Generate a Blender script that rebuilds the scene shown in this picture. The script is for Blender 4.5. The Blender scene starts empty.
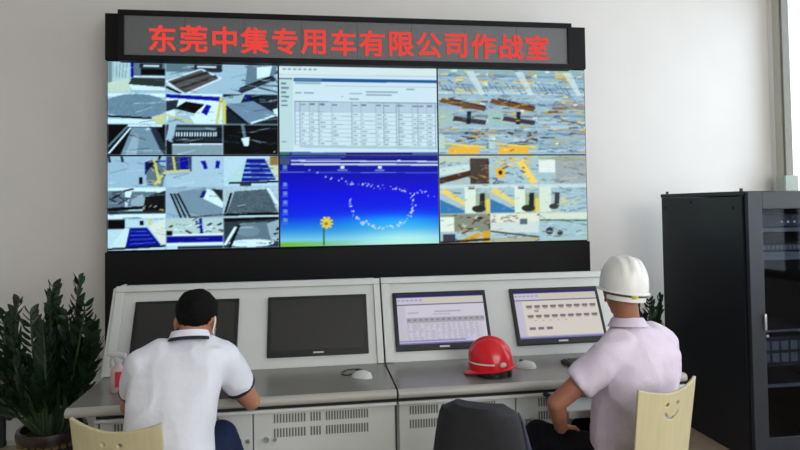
import bpy, bmesh, math, random
import numpy as np
from mathutils import Vector, Matrix, noise

SC = bpy.context.scene
COL = SC.collection
random.seed(7)
PI = math.pi

# ------------------------------------------------------------------ camera
YAW, PITCH, ROLL, EYE = 0.14454, 0.0293, -0.01406, 1.6
cd = bpy.data.cameras.new('camera')
cam = bpy.data.objects.new('camera', cd)
COL.objects.link(cam)
cd.sensor_width = 36.0
cd.lens = 604.82 / 800 * 36.0
cd.shift_y = -36.37 / 800
cd.clip_start = 0.05
_R0 = Vector((math.cos(YAW), -math.sin(YAW), 0))
_Fh = Vector((math.sin(YAW), math.cos(YAW), 0))
_F = _Fh * math.cos(PITCH) + Vector((0, 0, 1)) * math.sin(PITCH)
_U0 = Vector((0, 0, 1)) * math.cos(PITCH) - _Fh * math.sin(PITCH)
_R = _R0 * math.cos(ROLL) + _U0 * math.sin(ROLL)
_U = -_R0 * math.sin(ROLL) + _U0 * math.cos(ROLL)
_m = Matrix.Identity(4)
for i in range(3):
    _m[i][0], _m[i][1], _m[i][2] = _R[i], _U[i], -_F[i]
_m[2][3] = EYE
cam.matrix_world = _m
SC.camera = cam

# ------------------------------------------------------------------ sky, window light, exposure
w = bpy.data.worlds.new('overcast_sky')
SC.world = w
w.use_nodes = True
bg = w.node_tree.nodes['Background']
bg.inputs[0].default_value = (0.86, 0.93, 1.0, 1)
bg.inputs[1].default_value = 2.0
SC.view_settings.view_transform = 'Standard'
SC.view_settings.look = 'None'
SC.view_settings.exposure = 0.0
SC.view_settings.gamma = 1.0
SC.view_settings.use_curve_mapping = False


def window_light(name, loc, rot, sx, sy, power, col):
    l = bpy.data.lights.new(name, 'AREA')
    l.shape = 'RECTANGLE'
    l.size, l.size_y, l.energy, l.color = sx, sy, power, col
    o = bpy.data.objects.new(name, l)
    o.location, o.rotation_euler = loc, rot
    COL.objects.link(o)
    return o


window_light('daylight_right', (4.5, 2.1, 2.25), (0, math.radians(90), 0), 3.0, 6.0, 76, (0.74, 0.85, 1.0))
window_light('daylight_rear', (1.9, -2.3, 2.1), (math.radians(90), 0, 0), 3.4, 2.4, 128, (1.0, 0.97, 0.945))

# ------------------------------------------------------------------ materials
MATS = {}


def s2l(c):
    return tuple(((v / 255) / 12.92 if v / 255 <= 0.04045 else ((v / 255 + 0.055) / 1.055) ** 2.4) for v in c)


def mat(name, rgb, rough=0.5, metal=0.0, var=0.06, scale=12.0, bump=0.0, bscale=60.0, spec=0.5, stretch=None, sheen=0.0):
    """procedural surface: sRGB colour, slight noise variation, optional fine bump"""
    if name in MATS:
        return MATS[name]
    m = bpy.data.materials.new(name)
    m.use_nodes = True
    nt = m.node_tree
    b = nt.nodes['Principled BSDF']
    c = s2l(rgb)
    tc = nt.nodes.new('ShaderNodeTexCoord')
    mp = nt.nodes.new('ShaderNodeMapping')
    nt.links.new(tc.outputs['Object'], mp.inputs[0])
    if stretch:
        mp.inputs['Scale'].default_value = stretch
    n = nt.nodes.new('ShaderNodeTexNoise')
    n.inputs['Scale'].default_value = scale
    n.inputs['Detail'].default_value = 4
    nt.links.new(mp.outputs[0], n.inputs['Vector'])
    r = nt.nodes.new('ShaderNodeValToRGB')
    r.color_ramp.elements[0].position = 0.3
    r.color_ramp.elements[1].position = 0.7
    r.color_ramp.elements[0].color = tuple(v * (1 - var) for v in c) + (1,)
    r.color_ramp.elements[1].color = tuple(min(1, v * (1 + var)) for v in c) + (1,)
    nt.links.new(n.outputs[0], r.inputs[0])
    nt.links.new(r.outputs[0], b.inputs['Base Color'])
    b.inputs['Roughness'].default_value = rough
    b.inputs['Metallic'].default_value = metal
    b.inputs['Specular IOR Level'].default_value = spec
    if sheen:
        b.inputs['Sheen Weight'].default_value = sheen
    if bump:
        n2 = nt.nodes.new('ShaderNodeTexNoise')
        n2.inputs['Scale'].default_value = bscale
        n2.inputs['Detail'].default_value = 3
        nt.links.new(mp.outputs[0], n2.inputs['Vector'])
        bp = nt.nodes.new('ShaderNodeBump')
        bp.inputs['Strength'].default_value = bump
        bp.inputs['Distance'].default_value = 0.01
        nt.links.new(n2.outputs[0], bp.inputs['Height'])
        nt.links.new(bp.outputs[0], b.inputs['Normal'])
    MATS[name] = m
    return m


def emis(name, rgb, strength=1.0, base=(8, 8, 8)):
    m = bpy.data.materials.new(name)
    m.use_nodes = True
    b = m.node_tree.nodes['Principled BSDF']
    b.inputs['Base Color'].default_value = s2l(base) + (1,)
    b.inputs['Roughness'].default_value = 0.4
    b.inputs['Emission Color'].default_value = s2l(rgb) + (1,)
    b.inputs['Emission Strength'].default_value = strength
    return m


def glass_mat(name, gloss=0.08, tint=(1, 1, 1)):
    m = bpy.data.materials.new(name)
    m.use_nodes = True
    nt = m.node_tree
    nt.nodes.remove(nt.nodes['Principled BSDF'])
    t = nt.nodes.new('ShaderNodeBsdfTransparent')
    t.inputs[0].default_value = tint + (1,)
    g = nt.nodes.new('ShaderNodeBsdfGlossy')
    g.inputs['Roughness'].default_value = 0.03
    lw = nt.nodes.new('ShaderNodeLayerWeight')
    lw.inputs[0].default_value = 0.5
    pw = nt.nodes.new('ShaderNodeMath')
    pw.operation = 'POWER'
    pw.inputs[1].default_value = 4.0
    nt.links.new(lw.outputs['Facing'], pw.inputs[0])
    fr = nt.nodes.new('ShaderNodeMath')
    fr.operation = 'MULTIPLY_ADD'
    fr.inputs[1].default_value, fr.inputs[2].default_value = gloss * 8, gloss * .5
    nt.links.new(pw.outputs[0], fr.inputs[0])
    mx = nt.nodes.new('ShaderNodeMixShader')
    nt.links.new(fr.outputs[0], mx.inputs[0])
    nt.links.new(t.outputs[0], mx.inputs[1])
    nt.links.new(g.outputs[0], mx.inputs[2])
    nt.links.new(mx.outputs[0], nt.nodes['Material Output'].inputs[0])
    return m


WALL = mat('wall_paint', (232, 229, 224), 0.85, var=0.015, scale=3, bump=0.03, bscale=200)
CEIL = mat('ceiling_paint', (225, 224, 220), 0.9, var=0.01)
FLOOR = mat('floor_tile', (150, 132, 112), 0.35, var=0.06, scale=5)
WHITE_TRIM = mat('trim_paint', (215, 212, 205), 0.6, var=0.02)
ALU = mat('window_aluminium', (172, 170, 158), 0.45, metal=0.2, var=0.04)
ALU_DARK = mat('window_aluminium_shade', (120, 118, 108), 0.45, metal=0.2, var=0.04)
BLACKCAB = mat('black_powder_coat', (13, 13, 15), 0.6, var=0.08, scale=30, spec=.25)
BLACKPL = mat('black_plastic', (24, 24, 27), 0.4, var=0.08, scale=30)
BEZEL = mat('monitor_bezel', (20, 21, 26), 0.28, var=0.05)
CONS = mat('console_paint', (204, 207, 203), 0.45, var=0.02, scale=6)
CONS_IN = mat('console_inner_paint', (192, 196, 193), 0.5, var=0.02, scale=6)
DESK = mat('desk_laminate', (130, 129, 123), 0.25, var=0.05, scale=8, stretch=(1, 12, 12))
LIP = mat('desk_edge', (176, 175, 166), 0.4, var=0.03)
VENT = mat('vent_slot', (112, 113, 108), 0.7, var=0.1)
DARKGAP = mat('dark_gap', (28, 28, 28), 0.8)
OFFGLASS = mat('dark_screen_glass', (46, 46, 45), 0.12, var=0.03, scale=2)
SILVER = mat('satin_silver', (190, 190, 190), 0.3, metal=0.8, var=0.03)
LEDFACE = None
WOOD = mat('pale_plywood', (198, 188, 148), 0.45, var=0.05, scale=5, stretch=(9, 9, 1))
CHROME = mat('chrome_tube', (190, 190, 192), 0.2, metal=1.0, var=0.02)
SKIN = mat('skin', (176, 122, 96), 0.5, var=0.05, scale=20)
SKIN2 = mat('skin_tan', (150, 98, 74), 0.5, var=0.05, scale=20)
HAIR = mat('black_hair', (9, 8, 9), 0.8, spec=.15, var=0.3, scale=60, bump=0.5, bscale=150)
POLO = mat('white_polo_cloth', (226, 228, 236), 0.85, var=0.015, bump=0.6, bscale=14)
NAVY = mat('navy_trim', (28, 30, 48), 0.8, var=0.08)
SHIRT = mat('lilac_shirt_cloth', (214, 202, 216), 0.85, var=0.02, bump=0.7, bscale=14)
JEANS = mat('blue_jeans', (25, 38, 68), 0.9, spec=.25, var=0.15, scale=30, bump=0.2, bscale=120)
BLACKTR = mat('black_trousers', (10, 11, 16), 0.9, spec=.2, var=0.15, scale=20, bump=0.2)
SHOE = mat('dark_shoe', (30, 27, 25), 0.5)
RED = mat('red_helmet_shell', (206, 22, 34), 0.22, var=0.03)
WHITEH = mat('white_helmet_shell', (228, 228, 222), 0.3, var=0.02)
MOUSEW = mat('grey_white_plastic', (206, 208, 208), 0.35, var=0.02)
FABRIC = mat('black_upholstery', (30, 31, 36), 0.75, var=0.1, scale=40, bump=0.15, bscale=200)
FABRIC_EDGE = mat('dark_blue_shell', (52, 56, 78), 0.4, var=0.06)
LEAF = mat('plant_leaf', (27, 47, 30), 0.38, var=0.25, spec=.3, scale=9)
STEM = mat('plant_stem', (52, 74, 44), 0.5, var=0.2)
SOIL = mat('potting_soil', (44, 34, 26), 0.95, var=0.3, scale=40, bump=0.6)
POTM = mat('brown_glazed_pot', (40, 31, 25), 0.4, var=0.2, scale=10)
GOLD = mat('aged_gold_relief', (124, 104, 66), 0.5, metal=0.3, var=0.2)
EYEW = mat('eye', (60, 50, 46), 0.2)
MASKW = mat('white_elastic', (235, 235, 238), 0.8)
RACKB = mat('rack_black', (26, 28, 33), 0.42, var=0.06, scale=20)
RACKF = mat('rack_door_frame', (43, 47, 53), 0.42, var=0.05, scale=20)
UNITG = mat('rack_unit_grey', (128, 133, 144), 0.4, var=0.04)
UNITD = mat('rack_unit_dark', (50, 54, 64), 0.4, var=0.08)
LABELR = mat('red_label', (214, 60, 70), 0.5)
BOTTLE = mat('cloudy_bottle', (206, 178, 176), 0.25, var=0.03)
LIME = mat('lime_clip', (196, 206, 60), 0.4)

# ------------------------------------------------------------------ builders
MW = {}


def thing(name, label, cat, loc=(0, 0, 0), rz=0.0, group=None):
    o = bpy.data.objects.new(name, None)
    o.empty_display_size = 0.1
    COL.objects.link(o)
    o.location = loc
    o.rotation_euler = (0, 0, rz)
    tag(o, label, cat, group)
    MW[o.name] = Matrix.Translation(loc) @ Matrix.Rotation(rz, 4, 'Z')
    return o


def tag(o, label, cat=None, group=None):
    o['label'] = label
    if cat:
        o['category'] = cat
    if group:
        o['group'] = group
    return o


def obj(name, bm, m, parent=None, world=False, smooth=False, bevel=0.0, seg=2, label=None):
    me = bpy.data.meshes.new(name)
    if isinstance(bm, bmesh.types.BMesh):
        bmesh.ops.recalc_face_normals(bm, faces=bm.faces)
        bm.to_mesh(me)
        bm.free()
    else:
        me = bm
        me.name = name
    for mm in (m if isinstance(m, (list, tuple)) else [m]):
        me.materials.append(mm)
    if smooth:
        for p in me.polygons:
            p.use_smooth = True
    o = bpy.data.objects.new(name, me)
    COL.objects.link(o)
    if parent:
        o.parent = parent
        M = MW[parent.name]
        if world:
            me.transform(M.inverted())
        MW[o.name] = M
    else:
        MW[o.name] = Matrix.Identity(4)
    if bevel:
        bv = o.modifiers.new('bevel', 'BEVEL')
        bv.width, bv.segments, bv.limit_method = bevel, seg, 'ANGLE'
    if smooth or bevel:
        try:
            me.set_sharp_from_angle(angle=math.radians(38))
        except Exception:
            pass
    if label:
        o['label'] = label
    return o


def structure(name, bm, m, **k):
    o = obj(name, bm, m, **k)
    o['kind'] = 'structure'
    return o


def B():
    return bmesh.new()


def bx(bm, x0, x1, y0, y1, z0, z1, mi=0):
    v = [bm.verts.new((x, y, z)) for x in (x0, x1) for y in (y0, y1) for z in (z0, z1)]
    for q in ((0, 1, 3, 2), (4, 6, 7, 5), (0, 4, 5, 1), (2, 3, 7, 6), (0, 2, 6, 4), (1, 5, 7, 3)):
        f = bm.faces.new([v[i] for i in q])
        f.material_index = mi
    return bm


def prism_x(bm, prof, x0, x1, mi=0):
    """extrude a (y,z) profile along x"""
    a = [bm.verts.new((x0, y, z)) for y, z in prof]
    b = [bm.verts.new((x1, y, z)) for y, z in prof]
    fs = [bm.faces.new(a), bm.faces.new(b[::-1])]
    n = len(prof)
    for i in range(n):
        fs.append(bm.faces.new((a[i], a[(i + 1) % n], b[(i + 1) % n], b[i])))
    for f in fs:
        f.material_index = mi
    return bm


def loft(bm, rings, mi=0, caps=True):
    L = [[bm.verts.new(p) for p in r] for r in rings]
    n = len(L[0])
    for a, b in zip(L, L[1:]):
        for i in range(n):
            f = bm.faces.new((a[i], a[(i + 1) % n], b[(i + 1) % n], b[i]))
            f.material_index = mi
    if caps:
        for r in (L[0], L[-1]):
            f = bm.faces.new(r)
            f.material_index = mi
    return bm


def ring(c, u, v, n=28, p=2.0):
    c, u, v = Vector(c), Vector(u), Vector(v)
    out = []
    for i in range(n):
        t = 2 * PI * i / n
        cs, sn = math.cos(t), math.sin(t)
        out.append(c + u * (math.copysign(abs(cs) ** (2 / p), cs)) + v * (math.copysign(abs(sn) ** (2 / p), sn)))
    return out


def frame(d):
    d = Vector(d).normalized()
    a = Vector((0, 0, 1)) if abs(d.z) < 0.9 else Vector((1, 0, 0))
    u = d.cross(a).normalized()
    return u, u.cross(d)


def tube(bm, pts, r, n=10, mi=0):
    pts = [Vector(p) for p in pts]
    rr = r if isinstance(r, (list, tuple)) else [r] * len(pts)
    rings = []
    for i, p in enumerate(pts):
        d = pts[min(i + 1, len(pts) - 1)] - pts[max(i - 1, 0)]
        u, v = frame(d)
        rings.append(ring(p, u * rr[i], v * rr[i], n))
    return loft(bm, rings, mi)


def lathe(bm, prof, c=(0, 0, 0), n=32, mi=0):
    rings = [ring((c[0], c[1], c[2] + z), (max(r, 1e-4), 0, 0), (0, max(r, 1e-4), 0), n) for r, z in prof]
    return loft(bm, rings, mi)


def ball(bm, c, r, M=None, sub=3, mi=0):
    """ellipsoid; r = (rx,ry,rz) in axes of the 3x3 matrix M"""
    g = bmesh.ops.create_icosphere(bm, subdivisions=sub, radius=1)
    M3 = M or Matrix.Identity(3)
    r = (r, r, r) if not isinstance(r, (tuple, list)) else r
    for v in g['verts']:
        v.co = Vector(c) + M3 @ Vector((v.co.x * r[0], v.co.y * r[1], v.co.z * r[2]))
        for f in v.link_faces:
            f.material_index = mi
    return bm


def capsule(bm, p, q, r1, r2, n=18):
    p, q = Vector(p), Vector(q)
    d = (q - p)
    L = max(d.length, 1e-6)
    d = d / L
    u, v = frame(d)
    rings = []
    for k in range(6):
        a = -PI / 2 + PI / 2 * (k + 0.15) / 6
        rings.append(ring(p + d * (r1 * math.sin(a)), u * (r1 * math.cos(a)), v * (r1 * math.cos(a)), n))
    for k in range(1, 7):
        a = PI / 2 * (k - 0.15) / 6 - 0.0
        rings.append(ring(q + d * (r2 * math.sin(a)), u * (r2 * math.cos(a)), v * (r2 * math.cos(a)), n))
    return loft(bm, rings)


def limb(bm, chain):
    for (p, r), (q, s) in zip(chain, chain[1:]):
        capsule(bm, p, q, r, s)
    return bm


def remesh(bm, voxel, smooth=6, fac=0.5):
    me = bpy.data.meshes.new('tmp')
    bmesh.ops.recalc_face_normals(bm, faces=bm.faces)
    bm.to_mesh(me)
    bm.free()
    o = bpy.data.objects.new('tmp', me)
    COL.objects.link(o)
    r = o.modifiers.new('r', 'REMESH')
    r.mode, r.voxel_size = 'VOXEL', voxel
    if smooth:
        s = o.modifiers.new('s', 'SMOOTH')
        s.factor, s.iterations = fac, smooth
    dg = bpy.context.evaluated_depsgraph_get()
    out = bpy.data.meshes.new_from_object(o.evaluated_get(dg))
    bpy.data.objects.remove(o)
    bpy.data.meshes.remove(me)
    return out


def wrinkle(me, amp, freq, seed=0.0, stretch=(1, 1, 1)):
    co = [v.co.copy() for v in me.vertices]
    no = [v.normal.copy() for v in me.vertices]
    for v, c, n in zip(me.vertices, co, no):
        q = Vector((c.x * stretch[0], c.y * stretch[1], c.z * stretch[2])) * freq + Vector((seed, seed, seed))
        t = noise.noise(q) + 0.5 * noise.noise(q * 2.1)
        v.co = c + n * (amp * (1 - 2 * abs(t)))
    return me


def copy_tree(o, parent=None):
    c = o.copy()
    COL.objects.link(c)
    if parent:
        c.parent = parent
    for ch in o.children:
        copy_tree(ch, c)
    return c



# ------------------------------------------------------------------ the room
XL, XR, YB, YR, ZC = -3.2, 4.14, 4.95, -1.8, 3.7
structure('floor', bx(B(), XL - .1, XR + .12, YR - .1, YB + .1, -.1, 0), FLOOR)
structure('ceiling', bx(B(), XL - .1, XR + .12, YR - .1, YB + .1, ZC, ZC + .1), CEIL)
structure('wall_back', bx(B(), XL - .1, XR + .12, YB, YB + .12, 0, ZC), WALL)
structure('wall_left', bx(B(), XL - .12, XL, YR, YB, 0, ZC), WALL)
WY0, WY1, WZ0, WZ1 = -.3, 4.87, .9, 3.55
b = B()
bx(b, XR, XR + .12, YR, WY0, 0, ZC)
bx(b, XR, XR + .12, WY1, YB, 0, ZC)
bx(b, XR, XR + .12, WY0, WY1, 0, WZ0)
bx(b, XR, XR + .12, WY0, WY1, WZ1, ZC)
structure('wall_right', b, WALL)
RX0, RX1, RZ0, RZ1 = .2, 3.6, .9, 3.3
b = B()
bx(b, XL, RX0, YR - .12, YR, 0, ZC)
bx(b, RX1, XR, YR - .12, YR, 0, ZC)
bx(b, RX0, RX1, YR - .12, YR, 0, RZ0)
bx(b, RX0, RX1, YR - .12, YR, RZ1, ZC)
structure('wall_rear', b, WALL)
PANE = glass_mat('window_glass')
b = B()
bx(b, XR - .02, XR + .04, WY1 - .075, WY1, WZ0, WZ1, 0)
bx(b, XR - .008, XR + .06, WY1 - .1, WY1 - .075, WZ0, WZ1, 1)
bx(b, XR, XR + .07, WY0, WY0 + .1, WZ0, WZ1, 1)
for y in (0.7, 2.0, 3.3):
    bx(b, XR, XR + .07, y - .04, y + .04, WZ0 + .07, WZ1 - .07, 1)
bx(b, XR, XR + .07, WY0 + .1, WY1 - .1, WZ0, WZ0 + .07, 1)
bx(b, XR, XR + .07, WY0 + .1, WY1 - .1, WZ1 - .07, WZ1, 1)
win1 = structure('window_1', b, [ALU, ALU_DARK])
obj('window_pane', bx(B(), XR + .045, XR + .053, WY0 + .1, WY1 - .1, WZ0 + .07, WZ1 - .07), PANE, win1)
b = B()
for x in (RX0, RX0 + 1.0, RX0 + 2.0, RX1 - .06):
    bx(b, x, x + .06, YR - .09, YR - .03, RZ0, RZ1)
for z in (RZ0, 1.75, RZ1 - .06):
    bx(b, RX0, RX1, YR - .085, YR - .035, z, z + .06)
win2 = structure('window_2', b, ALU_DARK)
obj('window_pane', bx(B(), RX0 + .03, RX1 - .03, YR - .062, YR - .058, RZ0 + .03, RZ1 - .03), PANE, win2)
structure('baseboard_back', bx(B(), XL, XR, YB - .015, YB, 0, .1), WHITE_TRIM, bevel=.004)
t = thing('junction_box', 'small grey box fixed on the window frame behind the black rack', 'box', (XR - .06, 4.70, 1.615))
GREYBOX = mat('grey_box', (150, 158, 146), .5)
obj('housing', bx(B(), -.05, .07, -.035, .0715, -.02, .205), GREYBOX, t)
obj('lid', bx(B(), -.058, -.05, -.03, .06, -.012, .197), GREYBOX, t, bevel=.003)

# ------------------------------------------------------------------ pictures shown on the screens
class Painter:
    """tiny polygon rasteriser; its pixels become vertex colours of an emissive screen mesh"""

    def __init__(s, nx, ny, quad, base):
        s.nx, s.ny, s.W, s.H = nx, ny, nx * 2, ny * 2
        s.px = np.empty((s.H, s.W, 3))
        s.px[:] = base
        s.q = quad
        s.sub = (0, 0, 1, 1)
        s.rng = np.random.RandomState(5)
        s.soft = 1

    def uv(s, x, y):
        (ax, ay), (bx_, by), (cx, cy), (dx, dy) = s.q
        u = (x - ax) / (bx_ - ax)
        t, bt = ay + (by - ay) * u, dy + (cy - dy) * u
        return u, (y - t) / (bt - t)

    def P(s, p):
        x0, y0, x1, y1 = s.sub
        return ((x0 + (x1 - x0) * p[0]) * s.W, (y0 + (y1 - y0) * p[1]) * s.H)

    def box(s):
        x0, y0, x1, y1 = s.sub
        return (max(0, int(x0 * s.W)), max(0, int(y0 * s.H)), min(s.W, int(math.ceil(x1 * s.W))), min(s.H, int(math.ceil(y1 * s.H))))

    def poly(s, pts, col, a=1.0):
        pts = [s.P(p) for p in pts]
        bx0, by0, bx1, by1 = s.box()
        x0 = max(bx0, int(min(p[0] for p in pts)))
        x1 = min(bx1, int(max(p[0] for p in pts)) + 1)
        y0 = max(by0, int(min(p[1] for p in pts)))
        y1 = min(by1, int(max(p[1] for p in pts)) + 1)
        if x1 <= x0 or y1 <= y0:
            return
        X, Y = np.meshgrid(np.arange(x0, x1) + .5, np.arange(y0, y1) + .5)
        ins = np.zeros(X.shape, bool)
        n = len(pts)
        for i in range(n):
            (xa, ya), (xb, yb) = pts[i], pts[(i + 1) % n]
            if ya == yb:
                continue
            c = ((ya > Y) != (yb > Y)) & (X < (xb - xa) * (Y - ya) / (yb - ya) + xa)
            ins ^= c
        r = s.px[y0:y1, x0:x1]
        r[ins] = r[ins] * (1 - a) + np.array(col) * a

    def rect(s, x0, y0, x1, y1, col, a=1.0):
        s.poly([(x0, y0), (x1, y0), (x1, y1), (x0, y1)], col, a)

    def line(s, p, q, wd, col, a=1.0):
        (x0, y0), (x1, y1) = p, q
        d = math.hypot(x1 - x0, y1 - y0) or 1
        nx, ny = -(y1 - y0) / d * wd / 2, (x1 - x0) / d * wd / 2
        s.poly([(x0 + nx, y0 + ny), (x1 + nx, y1 + ny), (x1 - nx, y1 - ny), (x0 - nx, y0 - ny)], col, a)

    def disc(s, x, y, rx, ry, col, a=1.0):
        s.poly([(x + rx * math.cos(k * PI / 8), y + ry * math.sin(k * PI / 8)) for k in range(16)], col, a)

    def grain(s, amp, cell=3, tint=(1, 1, 1)):
        x0, y0, x1, y1 = s.box()
        h, w_ = y1 - y0, x1 - x0
        n = s.rng.rand(h // cell + 2, w_ // cell + 2) - .5
        n = np.kron(n, np.ones((cell, cell)))[:h, :w_]
        s.px[y0:y1, x0:x1] += n[..., None] * amp * np.array(tint)

    def vgrad(s, stops):
        x0, y0, x1, y1 = s.box()
        t = (np.arange(y0, y1) + .5 - y0) / max(1, y1 - y0)
        for k in range(3):
            s.px[y0:y1, x0:x1, k] = np.interp(t, [a for a, c in stops], [c[k] for a, c in stops])[:, None]

    def marks(s, n, cols, smin, smax, region=(0, 0, 1, 1), slope=.25, thin=.026):
        """clutter: short strokes of machinery"""
        for _ in range(n):
            x = region[0] + (region[2] - region[0]) * s.rng.rand()
            y = region[1] + (region[3] - region[1]) * s.rng.rand()
            L = smin + (smax - smin) * s.rng.rand()
            a = (s.rng.rand() - .5) * 2 * slope
            c = cols[s.rng.randint(len(cols))]
            s.line((x, y), (x + L * math.cos(a), y + L * math.sin(a)), thin * (.6 + 1.6 * s.rng.rand()), c, .85 if thin > .02 else .55)

    def mesh(s, W, H):
        for _ in range(s.soft):
            q = np.pad(s.px, ((1, 1), (1, 1), (0, 0)), 'edge')
            s.px = (q[1:-1, 1:-1] * 2 + q[:-2, 1:-1] + q[2:, 1:-1] + q[1:-1, :-2] + q[1:-1, 2:]) / 6
        g = s.px.reshape(s.ny, 2, s.nx, 2, 3).mean((1, 3)).clip(0, 255) / 255
        lin = np.where(g <= .04045, g / 12.92, ((g + .055) / 1.055) ** 2.4)[::-1]
        nx, ny = s.nx, s.ny
        X, Z = np.meshgrid(np.linspace(-W / 2, W / 2, nx), np.linspace(-H / 2, H / 2, ny))
        co = np.stack([X, 0 * X, Z], -1).reshape(-1, 3)
        i = np.arange((ny - 1) * nx).reshape(ny - 1, nx)[:, :-1].ravel()
        fc = np.stack([i, i + 1, i + nx + 1, i + nx], 1)
        me = bpy.data.meshes.new('screen')
        me.from_pydata(co.tolist(), [], fc.tolist())
        at = me.color_attributes.new('picture', 'FLOAT_COLOR', 'POINT')
        at.data.foreach_set('color', np.concatenate([lin.reshape(-1, 3), np.ones((nx * ny, 1))], 1).astype(np.float32).ravel())
        return me


def screen_mat(name, strength):
    m = bpy.data.materials.new(name)
    m.use_nodes = True
    nt = m.node_tree
    b = nt.nodes['Principled BSDF']
    a = nt.nodes.new('ShaderNodeAttribute')
    a.attribute_name = 'picture'
    nt.links.new(a.outputs['Color'], b.inputs['Emission Color'])
    b.inputs['Emission Strength'].default_value = strength
    b.inputs['Base Color'].default_value = (.006, .006, .007, 1)
    b.inputs['Roughness'].default_value = .5
    b.inputs['Specular IOR Level'].default_value = .06
    return m


NX, NY = 180, 102
K, DG, MG, LG, WH = (14, 18, 24), (52, 60, 68), (104, 122, 132), (160, 186, 196), (206, 226, 230)
BLU, PALE, YEL, CY = (18, 26, 150), (182, 208, 214), (202, 196, 110), (140, 180, 196)


def cell(p, quad):
    (x0, y0, x1, y1) = quad
    p.sub = (x0, y0, x1, y1)


def feeds(p, fn):
    """three columns by three rows of camera pictures"""
    for r in range(3):
        for c in range(3):
            cell(p, (c / 3 + .002, r / 3 + .004, (c + 1) / 3 - .002, (r + 1) / 3 - .004))
            fn(p, r, c)
    p.sub = (0, 0, 1, 1)


def bed(p, pts, top, edge=WH, wd=.05):
    p.poly(pts, top)
    for a, b2 in zip(pts, pts[1:] + pts[:1]):
        p.line(a, b2, wd, edge, .9)


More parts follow.
